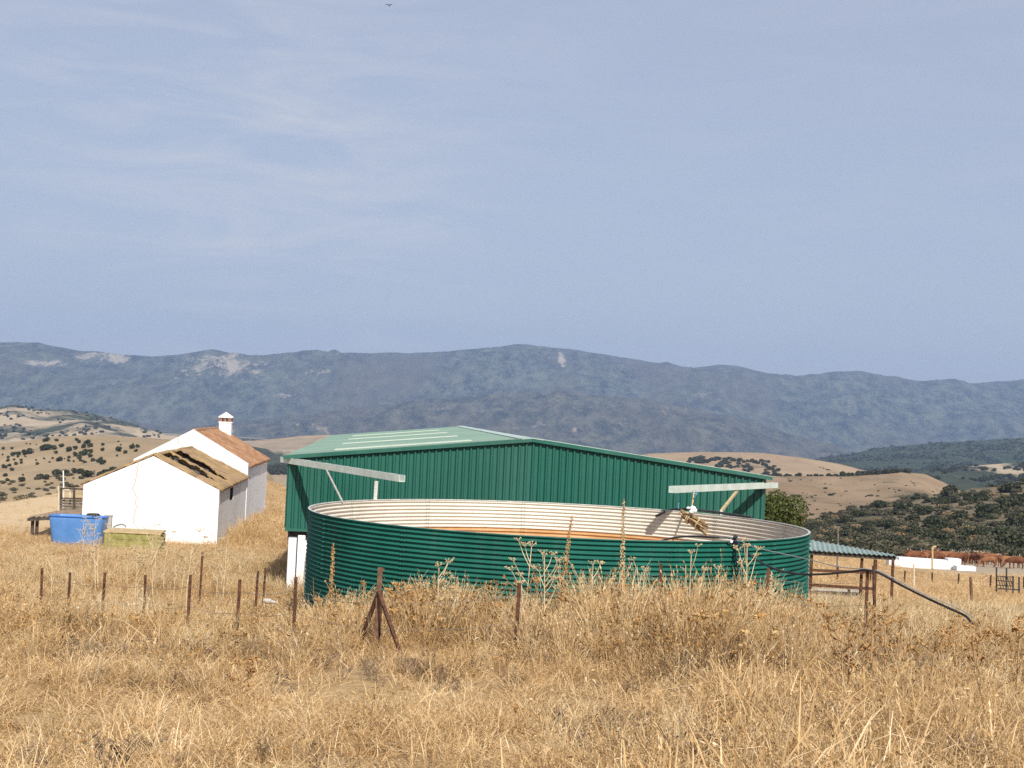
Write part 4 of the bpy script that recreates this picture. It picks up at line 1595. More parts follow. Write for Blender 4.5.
# white trough
tl, trr = PV(889, 563.5, 140), PV(961, 567.5, 138)
tr0 = (tl + trr) / 2
trough = empty('water_trough', (tr0.x, tr0.y, g1(tr0.x, tr0.y)), 'long white concrete trough beside the brown cattle', 'trough')
mb = MB()


def wbox(mb, p0, p1, z0, z1, d=1.1):
    mb.box8([(p0.x, p0.y, z0), (p1.x, p1.y, z0), (p1.x, p1.y + d, z0), (p0.x, p0.y + d, z0), (p0.x, p0.y, z1), (p1.x, p1.y, z1), (p1.x, p1.y + d, z1), (p0.x, p0.y + d, z1)])


p_ = PV(910, 564.5, 139.3)
q_ = PV(948, 566.7, 138.4)
zlo = g1(tr0.x, tr0.y) - 0.8
mb2 = MB()
wbox(mb2, PV(899, 564, 139.7), q_, zlo, PV(925, 559.0, 139).z)
for k in range(14):
    mb2.m[-1] = 0
mb2.build('basin', M['white_conc'], trough)
mb2 = MB()
wbox(mb2, tl, PV(898.9, 564, 139.75), zlo, PV(893, 559.6, 139.8).z)
mb2.build('end_block', M['white_conc'], trough)
mb2 = MB()
wbox(mb2, PV(948.1, 566.7, 138.35), trr, zlo, PV(955, 559.0, 138).z)
mb2.build('end_block', M['white_conc'], trough)
mb2 = MB()
a, b = PV(957, 567.6, 136.8), PV(976, 569, 136.8)
wbox(mb2, a, b, zlo - 0.3, PV(960, 566.5, 136.5).z, 1.2)
mb2.build('apron', M['white_conc'], trough)
mb2 = MB()
for px in ():
    t = PV(px, 558, 139.2)
    mb2.box(t.x - 0.05, t.x + 0.09, t.y - 0.12 - (px - 899) * 0.0, t.y - 0.05, t.z - 0.35, t.z + 0.1)

# hay rack
rc = PV(1003, 590, 84)
rack = empty('hay_rack', (rc.x, rc.y, g1(rc.x, rc.y)), 'dark iron hay rack in the grass left of the picture edge', 'hay rack')
mb = MB()
for px, y0, y1 in ((996.5, 592, 567.5), (1006.5, 592, 568), (1013, 594, 576), (1019, 594, 577)):
    a, b = PV(px, y0, 84), PV(px, y1, 84)
    mb.bar(a, b, 0.075, 0.075)
mb.build('upright', M['dark_iron'], rack)
mb = MB()
for y in (576, 580.5, 585):
    mb.bar(PV(996, y, 83.95), PV(1014, y + 1.2, 83.95), 0.04, 0.05)
for k in range(6):
    mb.bar(PV(998 + 2.3 * k, 577, 83.9), PV(1001 + 2.5 * k, 588, 82.8), 0.035, 0.035)
mb.bar(PV(998, 588.5, 82.8), PV(1020, 590, 82.8), 0.07, 0.08)
mb.build('bars', M['dark_iron'], rack)


# ------------------------------------------------------------------ cattle
def skin_mesh(name, verts, edges, radii, mats, levels=1):
    me = bpy.data.meshes.new(name + '_cage')
    me.from_pydata(verts, edges, [])
    o = bpy.data.objects.new(name + '_cage', me)
    COL.objects.link(o)
    sk = o.modifiers.new('skin', 'SKIN')
    sk.use_smooth_shade = True
    for i, r in enumerate(radii):
        r = r if hasattr(r, '__len__') else (r, r)
        me.skin_vertices[0].data[i].radius = r
        me.skin_vertices[0].data[i].use_root = (i == 0)
    if levels:
        ss = o.modifiers.new('sub', 'SUBSURF')
        ss.levels = ss.render_levels = levels
    dg = bpy.context.evaluated_depsgraph_get()
    dg.update()
    out = bpy.data.meshes.new_from_object(o.evaluated_get(dg))
    out.name = name
    out.materials.clear()
    for m_ in mats:
        out.materials.append(m_)
    bpy.data.objects.remove(o)
    return out


def cow_mesh(name, graze, m_):
    V = [(-0.2, 0, 1.0), (-0.72, 0, 1.06), (0.32, 0, 1.0), (0.66, 0, 1.06)]
    Rr = [(0.34, 0.40), (0.29, 0.31), (0.33, 0.40), (0.25, 0.32)]
    E = [(0, 1), (0, 2), (2, 3)]
    if graze:
        hd = [(0.98, 0, 0.86), (1.18, 0, 0.48), (1.3, 0, 0.28), (1.42, 0, 0.12)]
    else:
        hd = [(0.98, 0, 1.22), (1.16, 0, 1.36), (1.40, 0, 1.26), (1.58, 0, 1.12)]
    i0 = len(V)
    V += hd
    Rr += [(0.16, 0.2), (0.13, 0.155), (0.11, 0.12), (0.085, 0.085)]
    E += [(3, i0), (i0, i0 + 1), (i0 + 1, i0 + 2), (i0 + 2, i0 + 3)]
    for s in (-1, 1):
        i = len(V)
        V += [(0.60, 0.19 * s, 0.72), (0.58, 0.18 * s, 0.42), (0.59, 0.18 * s, 0.03)]
        Rr += [0.115, 0.07, 0.058]
        E += [(3, i), (i, i + 1), (i + 1, i + 2)]
        i = len(V)
        V += [(-0.66, 0.2 * s, 0.74), (-0.82, 0.19 * s, 0.46), (-0.76, 0.19 * s, 0.03)]
        Rr += [0.15, 0.072, 0.06]
        E += [(1, i), (i, i + 1), (i + 1, i + 2)]
        i = len(V)
        h = Vector(hd[1])
        V += [(h.x - 0.03, 0.24 * s, h.z + (0.02 if not graze else 0.06))]
        Rr += [(0.035, 0.05)]
        E += [(i0 + 1, i)]
    i = len(V)
    V += [(-0.98, 0, 1.14), (-1.04, 0, 0.85), (-1.02, 0, 0.5)]
    Rr += [0.05, 0.03, 0.045]
    E += [(1, i), (i, i + 1), (i + 1, i + 2)]
    return skin_mesh(name, V, E, Rr, [m_], 1)


def horn_mesh(graze):
    mb = MB()
    h = Vector((1.18, 0, 0.48)) if graze else Vector((1.16, 0, 1.36))
    for s in (-1, 1):
        mb.tube([h + Vector((0.02, 0.1 * s, 0.1)), h + Vector((0.05, 0.25 * s, 0.2)), h + Vector((0.12, 0.32 * s, 0.34))], [0.03, 0.022, 0.008], 5)
    return mb.mesh('horns', M['horn'], True)


COWS = [cow_mesh('cow_standing', False, M['cow']), cow_mesh('cow_grazing', True, M['cow']), cow_mesh('cow_standing_pale', False, M['cow_light']), cow_mesh('cow_grazing_pale', True, M['cow_light'])]
HORN = [horn_mesh(False), horn_mesh(True)]
cowspots = [(912.5, 158, 8, 0), (921, 161, 172, 2), (929.5, 165, 10, 0), (938, 160, 200, 1), (947.5, 163, 175, 2), (955, 158, 12, 0), (963.5, 160, 250, 0), (969, 168, 80, 2), (974.5, 163, 280, 0), (980, 169, 95, 0),
            (986, 176, 170, 2), (988.5, 158, 182, 3), (1001, 164, 240, 0), (1008.5, 158, 350, 2), (1015.5, 155, 165, 1), (1023, 160, 190, 0), (1032, 165, 20, 2), (1045, 158, 185, 1), (917, 172, 180, 0), (944, 174, 10, 2), (934, 170, 190, 0), (951, 171, 15, 0), (959.5, 173, 200, 2), (967, 176, 100, 0), (977, 178, 60, 0), (983, 180, 185, 0), (992, 172, 20, 0), (996, 182, 200, 2)]
for k, (px, Y, rz, ty) in enumerate(cowspots):
    p = P(px, 560, Y)
    z = g1(p[0], Y)
    c = bpy.data.objects.new('cow', COWS[ty])
    COL.objects.link(c)
    c.location = (p[0], Y, z)
    s = random.uniform(0.86, 1.0)
    c.scale = (s, s, s)
    c.rotation_euler = (0, 0, R(rz))
    if px < 962:
        lb = 'red-brown cow standing behind the white trough'
    elif ty in (1, 3):
        lb = 'red-brown cow grazing on the bare ground right of the white trough'
    elif px > 1000:
        lb = 'red-brown cow standing under the big dark bush near the picture edge'
    else:
        lb = 'red-brown cow standing bunched just beyond the right end of the white trough'
    tag(c, lb, 'cow', 'brown cattle by the trough')
    h = bpy.data.objects.new('horns', HORN[1 if ty in (1, 3) else 0])
    COL.objects.link(h)
    h.parent = c


# ------------------------------------------------------------------ leafy plants
def leaf_cloud(name, seed, n, leaf, lobes, mat, flat=0.75, trunk=None):
    """many leaf-sized quads through uneven lobes; unit radius, foot at z=0"""
    r = np.random.default_rng(seed)
    cs, rs = [], []
    for i in range(lobes):
        a = r.uniform(0, 2 * np.pi)
        d = r.uniform(0.0, 0.62)
        cs.append((d * math.cos(a), d * math.sin(a), r.uniform(0.3, 0.85) * flat))
        rs.append(r.uniform(0.28, 0.5))
    cs, rs = np.array(cs), np.array(rs)
    k = r.integers(0, lobes, n)
    dv = r.normal(size=(n, 3))
    dv /= np.linalg.norm(dv, axis=1)[:, None]
    rad = rs[k] * r.uniform(0.55, 1.05, n) ** 0.5
    c = cs[k] + dv * rad[:, None] * np.array([1, 1, flat])
    c[:, 2] = np.abs(c[:, 2]) * 1.0
    nrm = dv + r.normal(size=(n, 3)) * 0.55
    nrm /= np.linalg.norm(nrm, axis=1)[:, None]
    a = np.cross(nrm, r.normal(size=(n, 3)))
    a /= np.linalg.norm(a, axis=1)[:, None]
    b = np.cross(nrm, a)
    s = leaf * r.uniform(0.6, 1.3, n)[:, None]
    V = np.stack([c - a * s - b * s * 0.3, c + b * s * -0.75, c + a * s, c + b * s * 0.75], 1).reshape(-1, 3)
    Q = np.arange(4 * n).reshape(n, 4)
    return np_mesh(name, V, Q, mat, False)


OAK = [leaf_cloud('oak_%d' % i, 100 + i, 420, 0.13, 6, M['oak'], 0.8) for i in range(5)]
SHR = [leaf_cloud('shrub_%d' % i, 200 + i, 420, 0.115, 7, M['shrub'], 0.7) for i in range(5)]
SHO = [leaf_cloud('shrubo_%d' % i, 250 + i, 420, 0.115, 7, M['oak'], 0.72) for i in range(4)]
SHD = [leaf_cloud('dryshrub_%d' % i, 300 + i, 300, 0.11, 5, M['shrub_dry'], 0.75) for i in range(2)]


def bush(me, p, r, h, label, group, name='bush', cat='bush', rnd=random):
    o = bpy.data.objects.new(name, me)
    COL.objects.link(o)
    o.location = (p[0], p[1], p[2] - 0.06 * h)
    o.scale = (r, r * rnd.uniform(0.85, 1.15), h)
    o.rotation_euler = (0, 0, rnd.uniform(0, 6.28))
    return tag(o, label, cat, group)


# oaks dotted over the left hillside: (px, py, half-width px)
b_hl = bvh_of('hillside')
dots = []
for zx, zy, r in [(25, 355, 14), (85, 355, 12), (20, 400, 9), (60, 418, 12), (62, 440, 15), (100, 400, 20), (135, 398, 22), (175, 388, 26), (215, 378, 28), (182, 412, 9), (104, 436, 10), (156, 440, 12), (155, 460, 12), (115, 465, 15), (65, 478, 16), (20, 487, 18), (45, 492, 14), (90, 510, 15),
                  (40, 548, 20), (58, 582, 18), (148, 582, 28), (168, 547, 10), (265, 440, 8), (270, 466, 14), (320, 428, 10), (300, 358, 26), (330, 352, 30), (360, 350, 26), (395, 350, 22), (335, 292, 24), (410, 295, 14), (412, 385, 15), (447, 337, 18), (387, 425, 10), (430, 435, 26), (365, 455, 8),
                  (472, 430, 7), (503, 365, 24), (505, 420, 14), (503, 442, 13), (540, 448, 9), (553, 352, 18), (560, 292, 14), (580, 306, 16), (635, 308, 24), (650, 335, 22), (610, 340, 22), (553, 400, 20), (580, 418, 22), (600, 395, 24), (630, 385, 28), (665, 378, 20), (660, 410, 18), (680, 440, 18),
                  (615, 452, 16), (582, 440, 16), (752, 327, 14), (748, 365, 16), (735, 445, 26), (760, 458, 24), (745, 425, 10), (865, 363, 24), (855, 408, 10), (867, 305, 9), (886, 327, 8), (922, 383, 16), (960, 347, 20), (972, 325, 9), (1003, 338, 16), (998, 370, 14),
                  (425, 535, 38), (470, 533, 34), (550, 520, 28), (590, 522, 32), (625, 528, 24), (655, 545, 40), (300, 560, 28), (345, 566, 28), (720, 548, 22), (770, 532, 40), (830, 515, 36), (220, 322, 7), (195, 320, 7), (265, 326, 6), (130, 415, 10)]:
    dots.append((zx * 140 / 1024, 400 + zy * 140 / 1024, r * 140 / 1024))
for k, (px, py, hw) in enumerate(dots):
    p = see(b_hl, px, py + hw * 0.55)
    if p is None:
        continue
    rr = hw * p.y / F * 1.5
    low = py > 470
    bush(OAK[k % 5], p, rr, rr * (1.15 if not low else 0.95), 'dark round oak dotting the tan hillside left of the house chimney' if not low else 'dark oak in the line along the foot of the tan hillside', 'oaks dotting the left hillside', 'oak_bush')

# bushes of the right-hand hills
b_hr = bvh_of('tan_hill')
b_st = bvh_of('stubble_hill')
for zx, zy, r in [(220, 410, 26), (215, 446, 12), (290, 455, 14), (390, 436, 16), (350, 325, 12), (260, 378, 10), (670, 432, 12), (805, 420, 10), (850, 428, 16), (905, 388, 12), (560, 478, 10), (640, 380, 10), (880, 468, 10), (525, 342, 8), (130, 470, 14), (100, 490, 12), (60, 460, 10), (330, 545, 12), (430, 540, 10), (350, 560, 12), (20, 450, 12)]:
    px, py, hw = 800 + zx * 120 / 1024, 440 + zy * 120 / 1024, r * 120 / 1024
    p = see(b_hr, px, py + hw * 0.3)
    if p is None:
        continue
    rr = hw * p.y / F * 1.25
    bush(SHO[zx % 4], p, rr, rr * 0.6, 'small dark scrub bush on the bare tan hill at right', 'scrub bushes on the right tan hill')
for k in range(120):
    px, py = random.uniform(776, 950), random.uniform(478, 522)
    p = see(b_hr, px, py)
    if p is None or perlin(np.array([px / 26.0]), np.array([py / 9.0]))[0] < -0.12:
        continue
    rr = random.uniform(0.35, 1.1) * random.uniform(0.8, 1.9)
    bush(SHR[k % 5] if k % 3 else SHO[k % 4], p, rr, rr * 0.7, 'tiny scrub bush speckling the bare tan hill at right', 'tiny scrub on the right tan hill')
for k in range(70):
    px, py = random.uniform(-5, 90), random.uniform(476, 503)
    p = see(b_hl, px, py)
    if p is None:
        continue
    rr = random.uniform(0.6, 2.2)
    bush(SHR[k % 5], p, rr, rr * 0.7, 'low grey-green shrub on the rough foot of the tan hillside', 'shrubs on the rough foot of the left hillside')
for k in range(34):
    px = 742 + k * 5.1 + random.uniform(-2, 2)
    py = np.interp(px, *np.array(HR_C).T)
    p = on_sheet(px, 0.985, HR_C, HR_F, 820, 430, 0.9)
    hw = random.uniform(3.8, 6.6) * (1.15 if px > 840 else 0.75)
    rr = hw * p[1] / F
    bush(OAK[k % 5], (p[0], p[1] + 4, p[2] - 0.4), rr, rr * 0.95, 'dark bush in the hedge line along the top of the tan hill', 'hedge line bushes')
for zx, zy, r in [(170, 228, 12), (200, 238, 16), (230, 250, 18), (250, 252, 14)]:
    px, py, hw = 800 + zx * 120 / 1024, 440 + zy * 120 / 1024, r * 120 / 1024
    p = see(b_st, px, py + 0.8)
    if p is not None:
        rr = hw * p.y / F
        bush(OAK[zx % 5], p, rr, rr * 0.6, 'dark bush in a short row on the pale stubble hill', 'bushes in a row on the stubble hill')
for k in range(80):
    t = random.random()
    px = 690 + t * 90 + random.uniform(-6, 6)
    py = 457 + random.uniform(0, 16) * (0.4 + 0.6 * t) + t * 5
    p = see(b_st, px, py)
    if p is not None and py > 456:
        rr = random.uniform(3.0, 5.5) * p.y / F
        bush(OAK[k % 5], p, rr, rr * 0.8, 'dark bush of the thicket below the stubble hill crest by the barn roof', 'thicket below the stubble hill')

# scrub slope: distinct large bushes, then the rest as one mass
b_sc = bvh_of('scrub_slope')
big = [(952.7, 492, 10.5), (1009, 488, 10), (880.5, 505, 7), (901, 508, 8), (970, 497, 7), (937, 523, 12), (960, 517, 10), (990, 512, 12), (1017, 522, 14), (1000, 534, 13), (1020, 545, 16), (975, 536, 12), (915, 532, 10), (945, 538, 11), (860, 514, 6), (845, 520, 6.5), (830, 528, 6), (868, 530, 8),
       (890, 525, 8), (925, 511, 8), (985, 497, 8), (1022, 500, 10), (1005, 503, 9), (892, 541, 9), (858, 540, 7), (832, 541, 6), (962, 548, 9), (985, 552, 9), (1013, 556, 11), (912, 518, 7)]
for k, (px, py, hw) in enumerate(big):
    p = see(b_sc, px, py + hw * 0.45)
    if p is None:
        continue
    rr = hw * p.y / F * 1.35
    big_ = hw >= 9.5
    lb = 'big dark rounded bush standing out on the right-hand scrub slope' if big_ else 'medium dark bush among the right-hand scrub'
    bush(SHO[k % 4], p, rr, rr * 1.05, lb, 'large bushes on the scrub slope' if big_ else 'medium bushes on the scrub slope')
p = see(b_sc, 877, 521)
bush(SHD[0], p, 5.2 * p.y / F, 5.5 * p.y / F, 'single straw-coloured dead bush on the green scrub slope', None)


def gn_scatter(name, pts, idx, rot, scl, tint, protos, mat_parent=None):
    """one object: points that carry copies of the prototype meshes through geometry nodes"""
    coll = bpy.data.collections.new(name + '_kinds')
    for i, me in enumerate(protos):
        o = bpy.data.objects.new('%s_kind_%02d' % (name, i), me)
        coll.objects.link(o)
    me = bpy.data.meshes.new(name)
    n = len(pts)
    me.vertices.add(n)
    me.vertices.foreach_set('co', np.ascontiguousarray(pts, dtype=np.float32).ravel())
    for nm, ty, dat in (('pidx', 'INT', np.asarray(idx, np.int32)), ('tint', 'FLOAT', np.asarray(tint, np.float32))):
        a = me.attributes.new(nm, ty, 'POINT')
        a.data.foreach_set('value', dat)
    for nm, dat in (('prot', rot), ('pscl', scl)):
        a = me.attributes.new(nm, 'FLOAT_VECTOR', 'POINT')
        a.data.foreach_set('vector', np.ascontiguousarray(dat, dtype=np.float32).ravel())
    o = bpy.data.objects.new(name, me)
    COL.objects.link(o)
    ng = bpy.data.node_groups.new(name, 'GeometryNodeTree')
    ng.interface.new_socket('Geometry', in_out='INPUT', socket_type='NodeSocketGeometry')
    ng.interface.new_socket('Geometry', in_out='OUTPUT', socket_type='NodeSocketGeometry')
    N, Lk = ng.nodes, ng.links
    gi, go = N.new('NodeGroupInput'), N.new('NodeGroupOutput')
    ci = N.new('GeometryNodeCollectionInfo')
    ci.inputs['Collection'].default_value = coll
    ci.inputs['Separate Children'].default_value = True
    ci.inputs['Reset Children'].default_value = True
    ip = N.new('GeometryNodeInstanceOnPoints')
    ip.inputs['Pick Instance'].default_value = True

    def att(nm, ty):
        a = N.new('GeometryNodeInputNamedAttribute')
        a.data_type = ty
        a.inputs['Name'].default_value = nm
        return [s for s in a.outputs if s.enabled and s.name == 'Attribute'][0]
    e2r = N.new('FunctionNodeEulerToRotation')
    Lk.new(att('prot', 'FLOAT_VECTOR'), e2r.inputs[0])
    Lk.new(gi.outputs[0], ip.inputs['Points'])
    Lk.new(ci.outputs[0], ip.inputs['Instance'])
    Lk.new(att('pidx', 'INT'), ip.inputs['Instance Index'])
    Lk.new(e2r.outputs[0], ip.inputs['Rotation'])
    Lk.new(att('pscl', 'FLOAT_VECTOR'), ip.inputs['Scale'])
    Lk.new(ip.outputs[0], go.inputs[0])
    md = o.modifiers.new('scatter', 'NODES')
    md.node_group = ng
    return o


# scrub mass on the right slope
pts_, ii, ro, scs = [], [], [], []
rs_ = np.random.default_rng(77)
for k in range(2600):
    px = rs_.uniform(770, 1330)
    t = rs_.uniform(0.0, 1.0) ** 1.25
    p = on_sheet(px, t, SC_C, SC_F, SC_YC, SC_YF)
    if perlin(np.array([p[0] / 22.0]), np.array([p[1] / 30.0]))[0] < -0.22 and rs_.random() < 0.85:
        continue
    q = drop_on(b_sc, p)
    r = rs_.uniform(0.7, 1.9) * (1 + 0.35 * rs_.random())
    pts_.append((q[0], q[1], q[2] - 0.1))
    ii.append(rs_.integers(0, 9))
    ro.append((0, 0, rs_.uniform(0, 6.28)))
    scs.append((r, r, r * rs_.uniform(0.6, 1.0)))
# patches on lower hills
so = gn_scatter('scrub', pts_, ii, ro, scs, rs_.random(len(pts_)), SHR[:5] + SHO[:3] + SHD[:1])
tag(so, 'dense green and grey-brown scrub covering the right slope', 'scrub', kind='stuff')

# far woods on the valley side and hills: tiny clumps
pts_, ii, ro, scs = [], [], [], []
for nm, n, x0, x1, y0, y1, thr, rad in (('valley', 1500, 225, 330, 440, 475, -0.10, (3, 8)), ('wooded_hill', 2600, 800, 1060, 438, 478, -0.05, (2.5, 5.5)), ('patchy_slope', 900, 880, 1060, 462, 500, 0.02, (2.0, 5)), ('hill', 600, -20, 200, 404, 445, 0.0, (2, 5)), ('stubble_hill', 260, 860, 960, 468, 495, 0.0, (2, 4))):
    bv = bvh_of(nm)
    for k in range(n):
        px, py = rs_.uniform(x0, x1), rs_.uniform(y0, y1)
        p = see(bv, px, py)
        if p is None:
            continue
        if perlin(np.array([p.x / (p.y * 0.030) + 3.1]), np.array([p.y / (p.y * 0.0 + 130.0)]))[0] < thr:
            continue
        r = rs_.uniform(*rad)
        pts_.append((p.x, p.y, p.z - 0.3))
        ii.append(rs_.integers(0, 5))
        ro.append((0, 0, rs_.uniform(0, 6.28)))
        scs.append((r, r, r * rs_.uniform(0.7, 1.0)))
wo = gn_scatter('distant_woods', pts_, ii, ro, scs, rs_.random(len(pts_)), OAK)
tag(wo, 'distant dark trees and hedges speckling the valley hills', 'woods', kind='stuff')

# broadleaf tree behind the barn
tp_ = PV(772, 520, 56)
tgz = g1(tp_.x, tp_.y)
tree = empty('broadleaf_tree', (tp_.x, tp_.y, tgz), 'bright green rounded tree showing beyond the barn corner', 'tree')
top_z = PV(772, 489, 56).z
hgt = top_z - tgz
mb = MB()
mb.tube([(0, 0, -0.2), (0.05, 0.02, hgt * 0.2), (-0.03, 0.05, hgt * 0.45)], [0.16, 0.13, 0.1], 8)
rt = random.Random(9)
for k in range(7):
    a = k * 0.9 + rt.uniform(-0.3, 0.3)
    mb.tube([(0, 0.03, hgt * rt.uniform(0.2, 0.42)), (0.45 * math.cos(a), 0.45 * math.sin(a), hgt * rt.uniform(0.45, 0.6)), (0.95 * math.cos(a), 0.95 * math.sin(a), hgt * rt.uniform(0.62, 0.85))], [0.07, 0.045, 0.02], 6)
o = mb.build('trunk', M['bark'], None, True)
o.parent = tree
tcm = leaf_cloud('tree_crown', 991, 12000, 0.036, 26, M['fig'], 1.25)
o = bpy.data.objects.new('crown', tcm)
COL.objects.link(o)
o.parent = tree
o.scale = (1.5, 1.5, 1.5)
o.location = (0, 0, hgt - 1.5 * max(v.co.z for v in tcm.vertices))

# ------------------------------------------------------------------ tall dead plants that stand out one by one
def umbel_plant(h, seed, branches=5, heads=True, spread=0.5):
    """dead umbellifer / thistle: ribbed stem, forked branches, flat heads of small seeds"""
    r = random.Random(seed)
    st, hd = MB(), MB()
    top = Vector((r.uniform(-0.08, 0.08) * h, r.uniform(-0.08, 0.08) * h, h))
    mid = top * 0.5 + Vector((r.uniform(-0.04, 0.04), r.uniform(-0.04, 0.04), 0))
    st.tube([(0, 0, -0.1), mid, top], [0.011, 0.009, 0.006], 5)
    tips = [(top, (top - mid).normalized())]
    for b in range(branches):
        t = r.uniform(0.4, 0.92)
        p = mid.lerp(top, (t - 0.5) * 2) if t > 0.5 else Vector((0, 0, 0)).lerp(mid, t * 2)
        a = r.uniform(0, 6.28)
        L = h * r.uniform(0.16, 0.34)
        d = Vector((math.cos(a) * spread, math.sin(a) * spread * 0.8, 1)).normalized()
        q = p + d * L
        st.tube([p, p + d * L * 0.5 + Vector((math.cos(a), math.sin(a), 0)) * 0.02, q], [0.007, 0.006, 0.004], 4)
        tips.append((q, d))
    for p, d in tips:
        n = r.randint(6, 10)
        rad = r.uniform(0.045, 0.085)
        for k in range(n):
            a = k * 6.28 / n + r.uniform(-0.2, 0.2)
            e = p + d * rad * 0.7 + Vector((math.cos(a), math.sin(a), 0)) * rad * r.uniform(0.6, 1.0) + Vector((0, 0, r.uniform(-0.01, 0.02)))
            st.tube([p, e], [0.003, 0.0025], 3, cap=False)
            hd.ball(e, r.uniform(0.008, 0.016), 0, (1, 1, 0.8))
    return st, hd


def spike_plant(h, seed):
    """dead mullein or dock: one straight stalk crowded with dry seed capsules"""
    r = random.Random(seed)
    st, hd = MB(), MB()
    top = Vector((r.uniform(-0.03, 0.05) * h, r.uniform(-0.03, 0.03) * h, h))
    st.tube([(0, 0, -0.1), top * 0.5, top], [0.013, 0.011, 0.007], 5)
    for k in range(int(h * 95)):
        t = 0.35 + 0.63 * r.random()
        dens = 1 if t < 0.75 else 0.7
        if r.random() > dens:
            continue
        a = r.uniform(0, 6.28)
        w = 0.035 * (1.25 - t) + 0.008
        p = top * t + Vector((math.cos(a), math.sin(a), 0)) * w
        hd.ball(p, r.uniform(0.008, 0.018) * (1.2 - 0.5 * t), 0, (1, 1, 1.3))
    for k in range(5):
        t = r.uniform(0.3, 0.6)
        a = r.uniform(0, 6.28)
        p = top * t
        q = p + Vector((math.cos(a) * 0.12, math.sin(a) * 0.12, 0.16))
        st.tube([p, q], [0.006, 0.004], 4)
        hd.ball(q, 0.016)
    return st, hd


def thistle_plant(h, seed, nb=6):
    r = random.Random(seed)
    st, hd = MB(), MB()
    top = Vector((r.uniform(-0.1, 0.1) * h, r.uniform(-0.1, 0.1) * h, h))
    st.tube([(0, 0, -0.1), top * 0.55, top], [0.011, 0.009, 0.006], 5)
    ends = [top]
    for b in range(nb):
        t = r.uniform(0.35, 0.9)
        a = r.uniform(0, 6.28)
        p = top * t
        q = p + Vector((math.cos(a) * 0.22, math.sin(a) * 0.18, 0.2)) * h * r.uniform(0.5, 1.1)
        st.tube([p, p.lerp(q, 0.5) + Vector((math.cos(a), math.sin(a), -0.3)) * 0.025, q], [0.007, 0.006, 0.004], 4)
        ends.append(q)
    for e in ends:
        s = r.uniform(0.017, 0.032)
        hd.ball(e, s * 0.75, 0, (r.uniform(0.7, 1.2), r.uniform(0.7, 1.2), r.uniform(0.7, 1.1)))
        for k in range(12):
            a = r.uniform(0, 6.28)
            v = Vector((math.cos(a), math.sin(a), r.uniform(-0.9, 0.9))).normalized()
            w_ = v.cross(Vector((r.uniform(-1, 1), r.uniform(-1, 1), r.uniform(-1, 1)))).normalized() * s * r.uniform(0.25, 0.55)
            m_ = e + v * s * 1.1 + Vector((0, 0, r.uniform(-0.3, 0.4))) * s
            hd.add([e + v * s * 0.4, m_ + w_, e + v * s * r.uniform(1.6, 2.6) + Vector((0, 0, r.uniform(-0.6, 0.3))) * s, m_ - w_], [(0, 1, 2, 3)])
    # curled dry leaves along the stalk
    for k in range(int(9 * h)):
        t = r.uniform(0.08, 0.75)
        a = r.uniform(0, 6.28)
        d = Vector((math.cos(a), math.sin(a), 0))
        sd = Vector((-d.y, d.x, 0)) * r.uniform(0.008, 0.02)
        p = top * t
        m1 = p + d * 0.06 + Vector((0, 0, 0.03))
        q = p + d * r.uniform(0.09, 0.15) + Vector((0, 0, r.uniform(-0.06, 0.02)))
        hd.add([p - sd * 0.3, p + sd * 0.3, m1 + sd, m1 - sd, q], [(0, 1, 2, 3), (3, 2, 4)])
    return st, hd


def plant(kind, px, py_top, Y, label, cat, stem, head, seed, lean=0.0, **kw):
    t = PV(px, py_top, Y)
    z = g1(t.x, t.y)
    h = t.z - z
    fn = {'umbel': umbel_plant, 'spike': spike_plant, 'thistle': thistle_plant}[kind]
    st, hd = fn(h, seed, **kw)
    root = empty({'umbel': 'dead_fennel', 'spike': 'dead_mullein', 'thistle': 'dead_thistle'}[kind], (t.x, t.y, z), label, cat)
    if lean:
        root.rotation_euler = (0, lean, 0)
    o = st.build('stem', stem)
    o.parent = root
    o = hd.build('seed_heads' if kind != 'spike' else 'seed_capsules', head)
    o.parent = root
    return root


PS, BS, GS = M['pale_stem'], M['brown_stem'], M['grey_stem']
plant('spike', 627, 499, 21.2, 'tallest dead seed spike rising past the tank rim into the pale inside', 'dead mullein', BS, M['tan_board'], 1)
plant('spike', 560, 514.5, 21.0, 'leaning dead seed spike crossing the tank rim near its middle', 'dead mullein', BS, M['seed'], 2, lean=0.05)
plant('spike', 334.5, 543, 20.5, 'slim dead seed spike before the shaded left end of the tank', 'dead mullein', BS, M['seed'], 3)
plant('spike', 772, 571, 20.3, 'pale seed spike beside the fence post near the right of the tank', 'dead mullein', PS, M['tan_board'], 4)
plant('umbel', 437, 568, 20.4, 'wide-branched dead fennel before the left half of the tank', 'dead fennel', PS, M['tan_board'], 5, branches=7, spread=0.75)
plant('umbel', 527, 547, 20.6, 'dead fennel with flat heads just left of the leaning seed spike', 'dead fennel', PS, M['tan_board'], 6, branches=7, spread=0.7)
plant('umbel', 547, 556, 20.2, 'dead fennel overlapping the leaning seed spike at the tank middle', 'dead fennel', PS, M['tan_board'], 7, branches=8, spread=0.6)
plant('umbel', 597, 566, 20.5, 'dead fennel with few heads between the two tallest seed spikes', 'dead fennel', PS, M['tan_board'], 8, branches=4, spread=0.6)
plant('umbel', 645, 572, 20.1, 'bushy dead fennel right of the tallest seed spike', 'dead fennel', PS, M['tan_board'], 9, branches=6, spread=0.65)
plant('umbel', 690, 554, 20.6, 'thin tall dead fennel below the hanging stick bundle', 'dead fennel', PS, M['tan_board'], 10, branches=4, spread=0.45)
plant('umbel', 748, 548, 19.6, 'thick pale forked dead fennel before the hose on the tank', 'dead fennel', PS, M['tan_board'], 12, branches=7, spread=0.6)
plant('umbel', 722, 571, 20.0, 'dead fennel with broad heads left of the pale forked one', 'dead fennel', PS, M['tan_board'], 13, branches=5, spread=0.7)
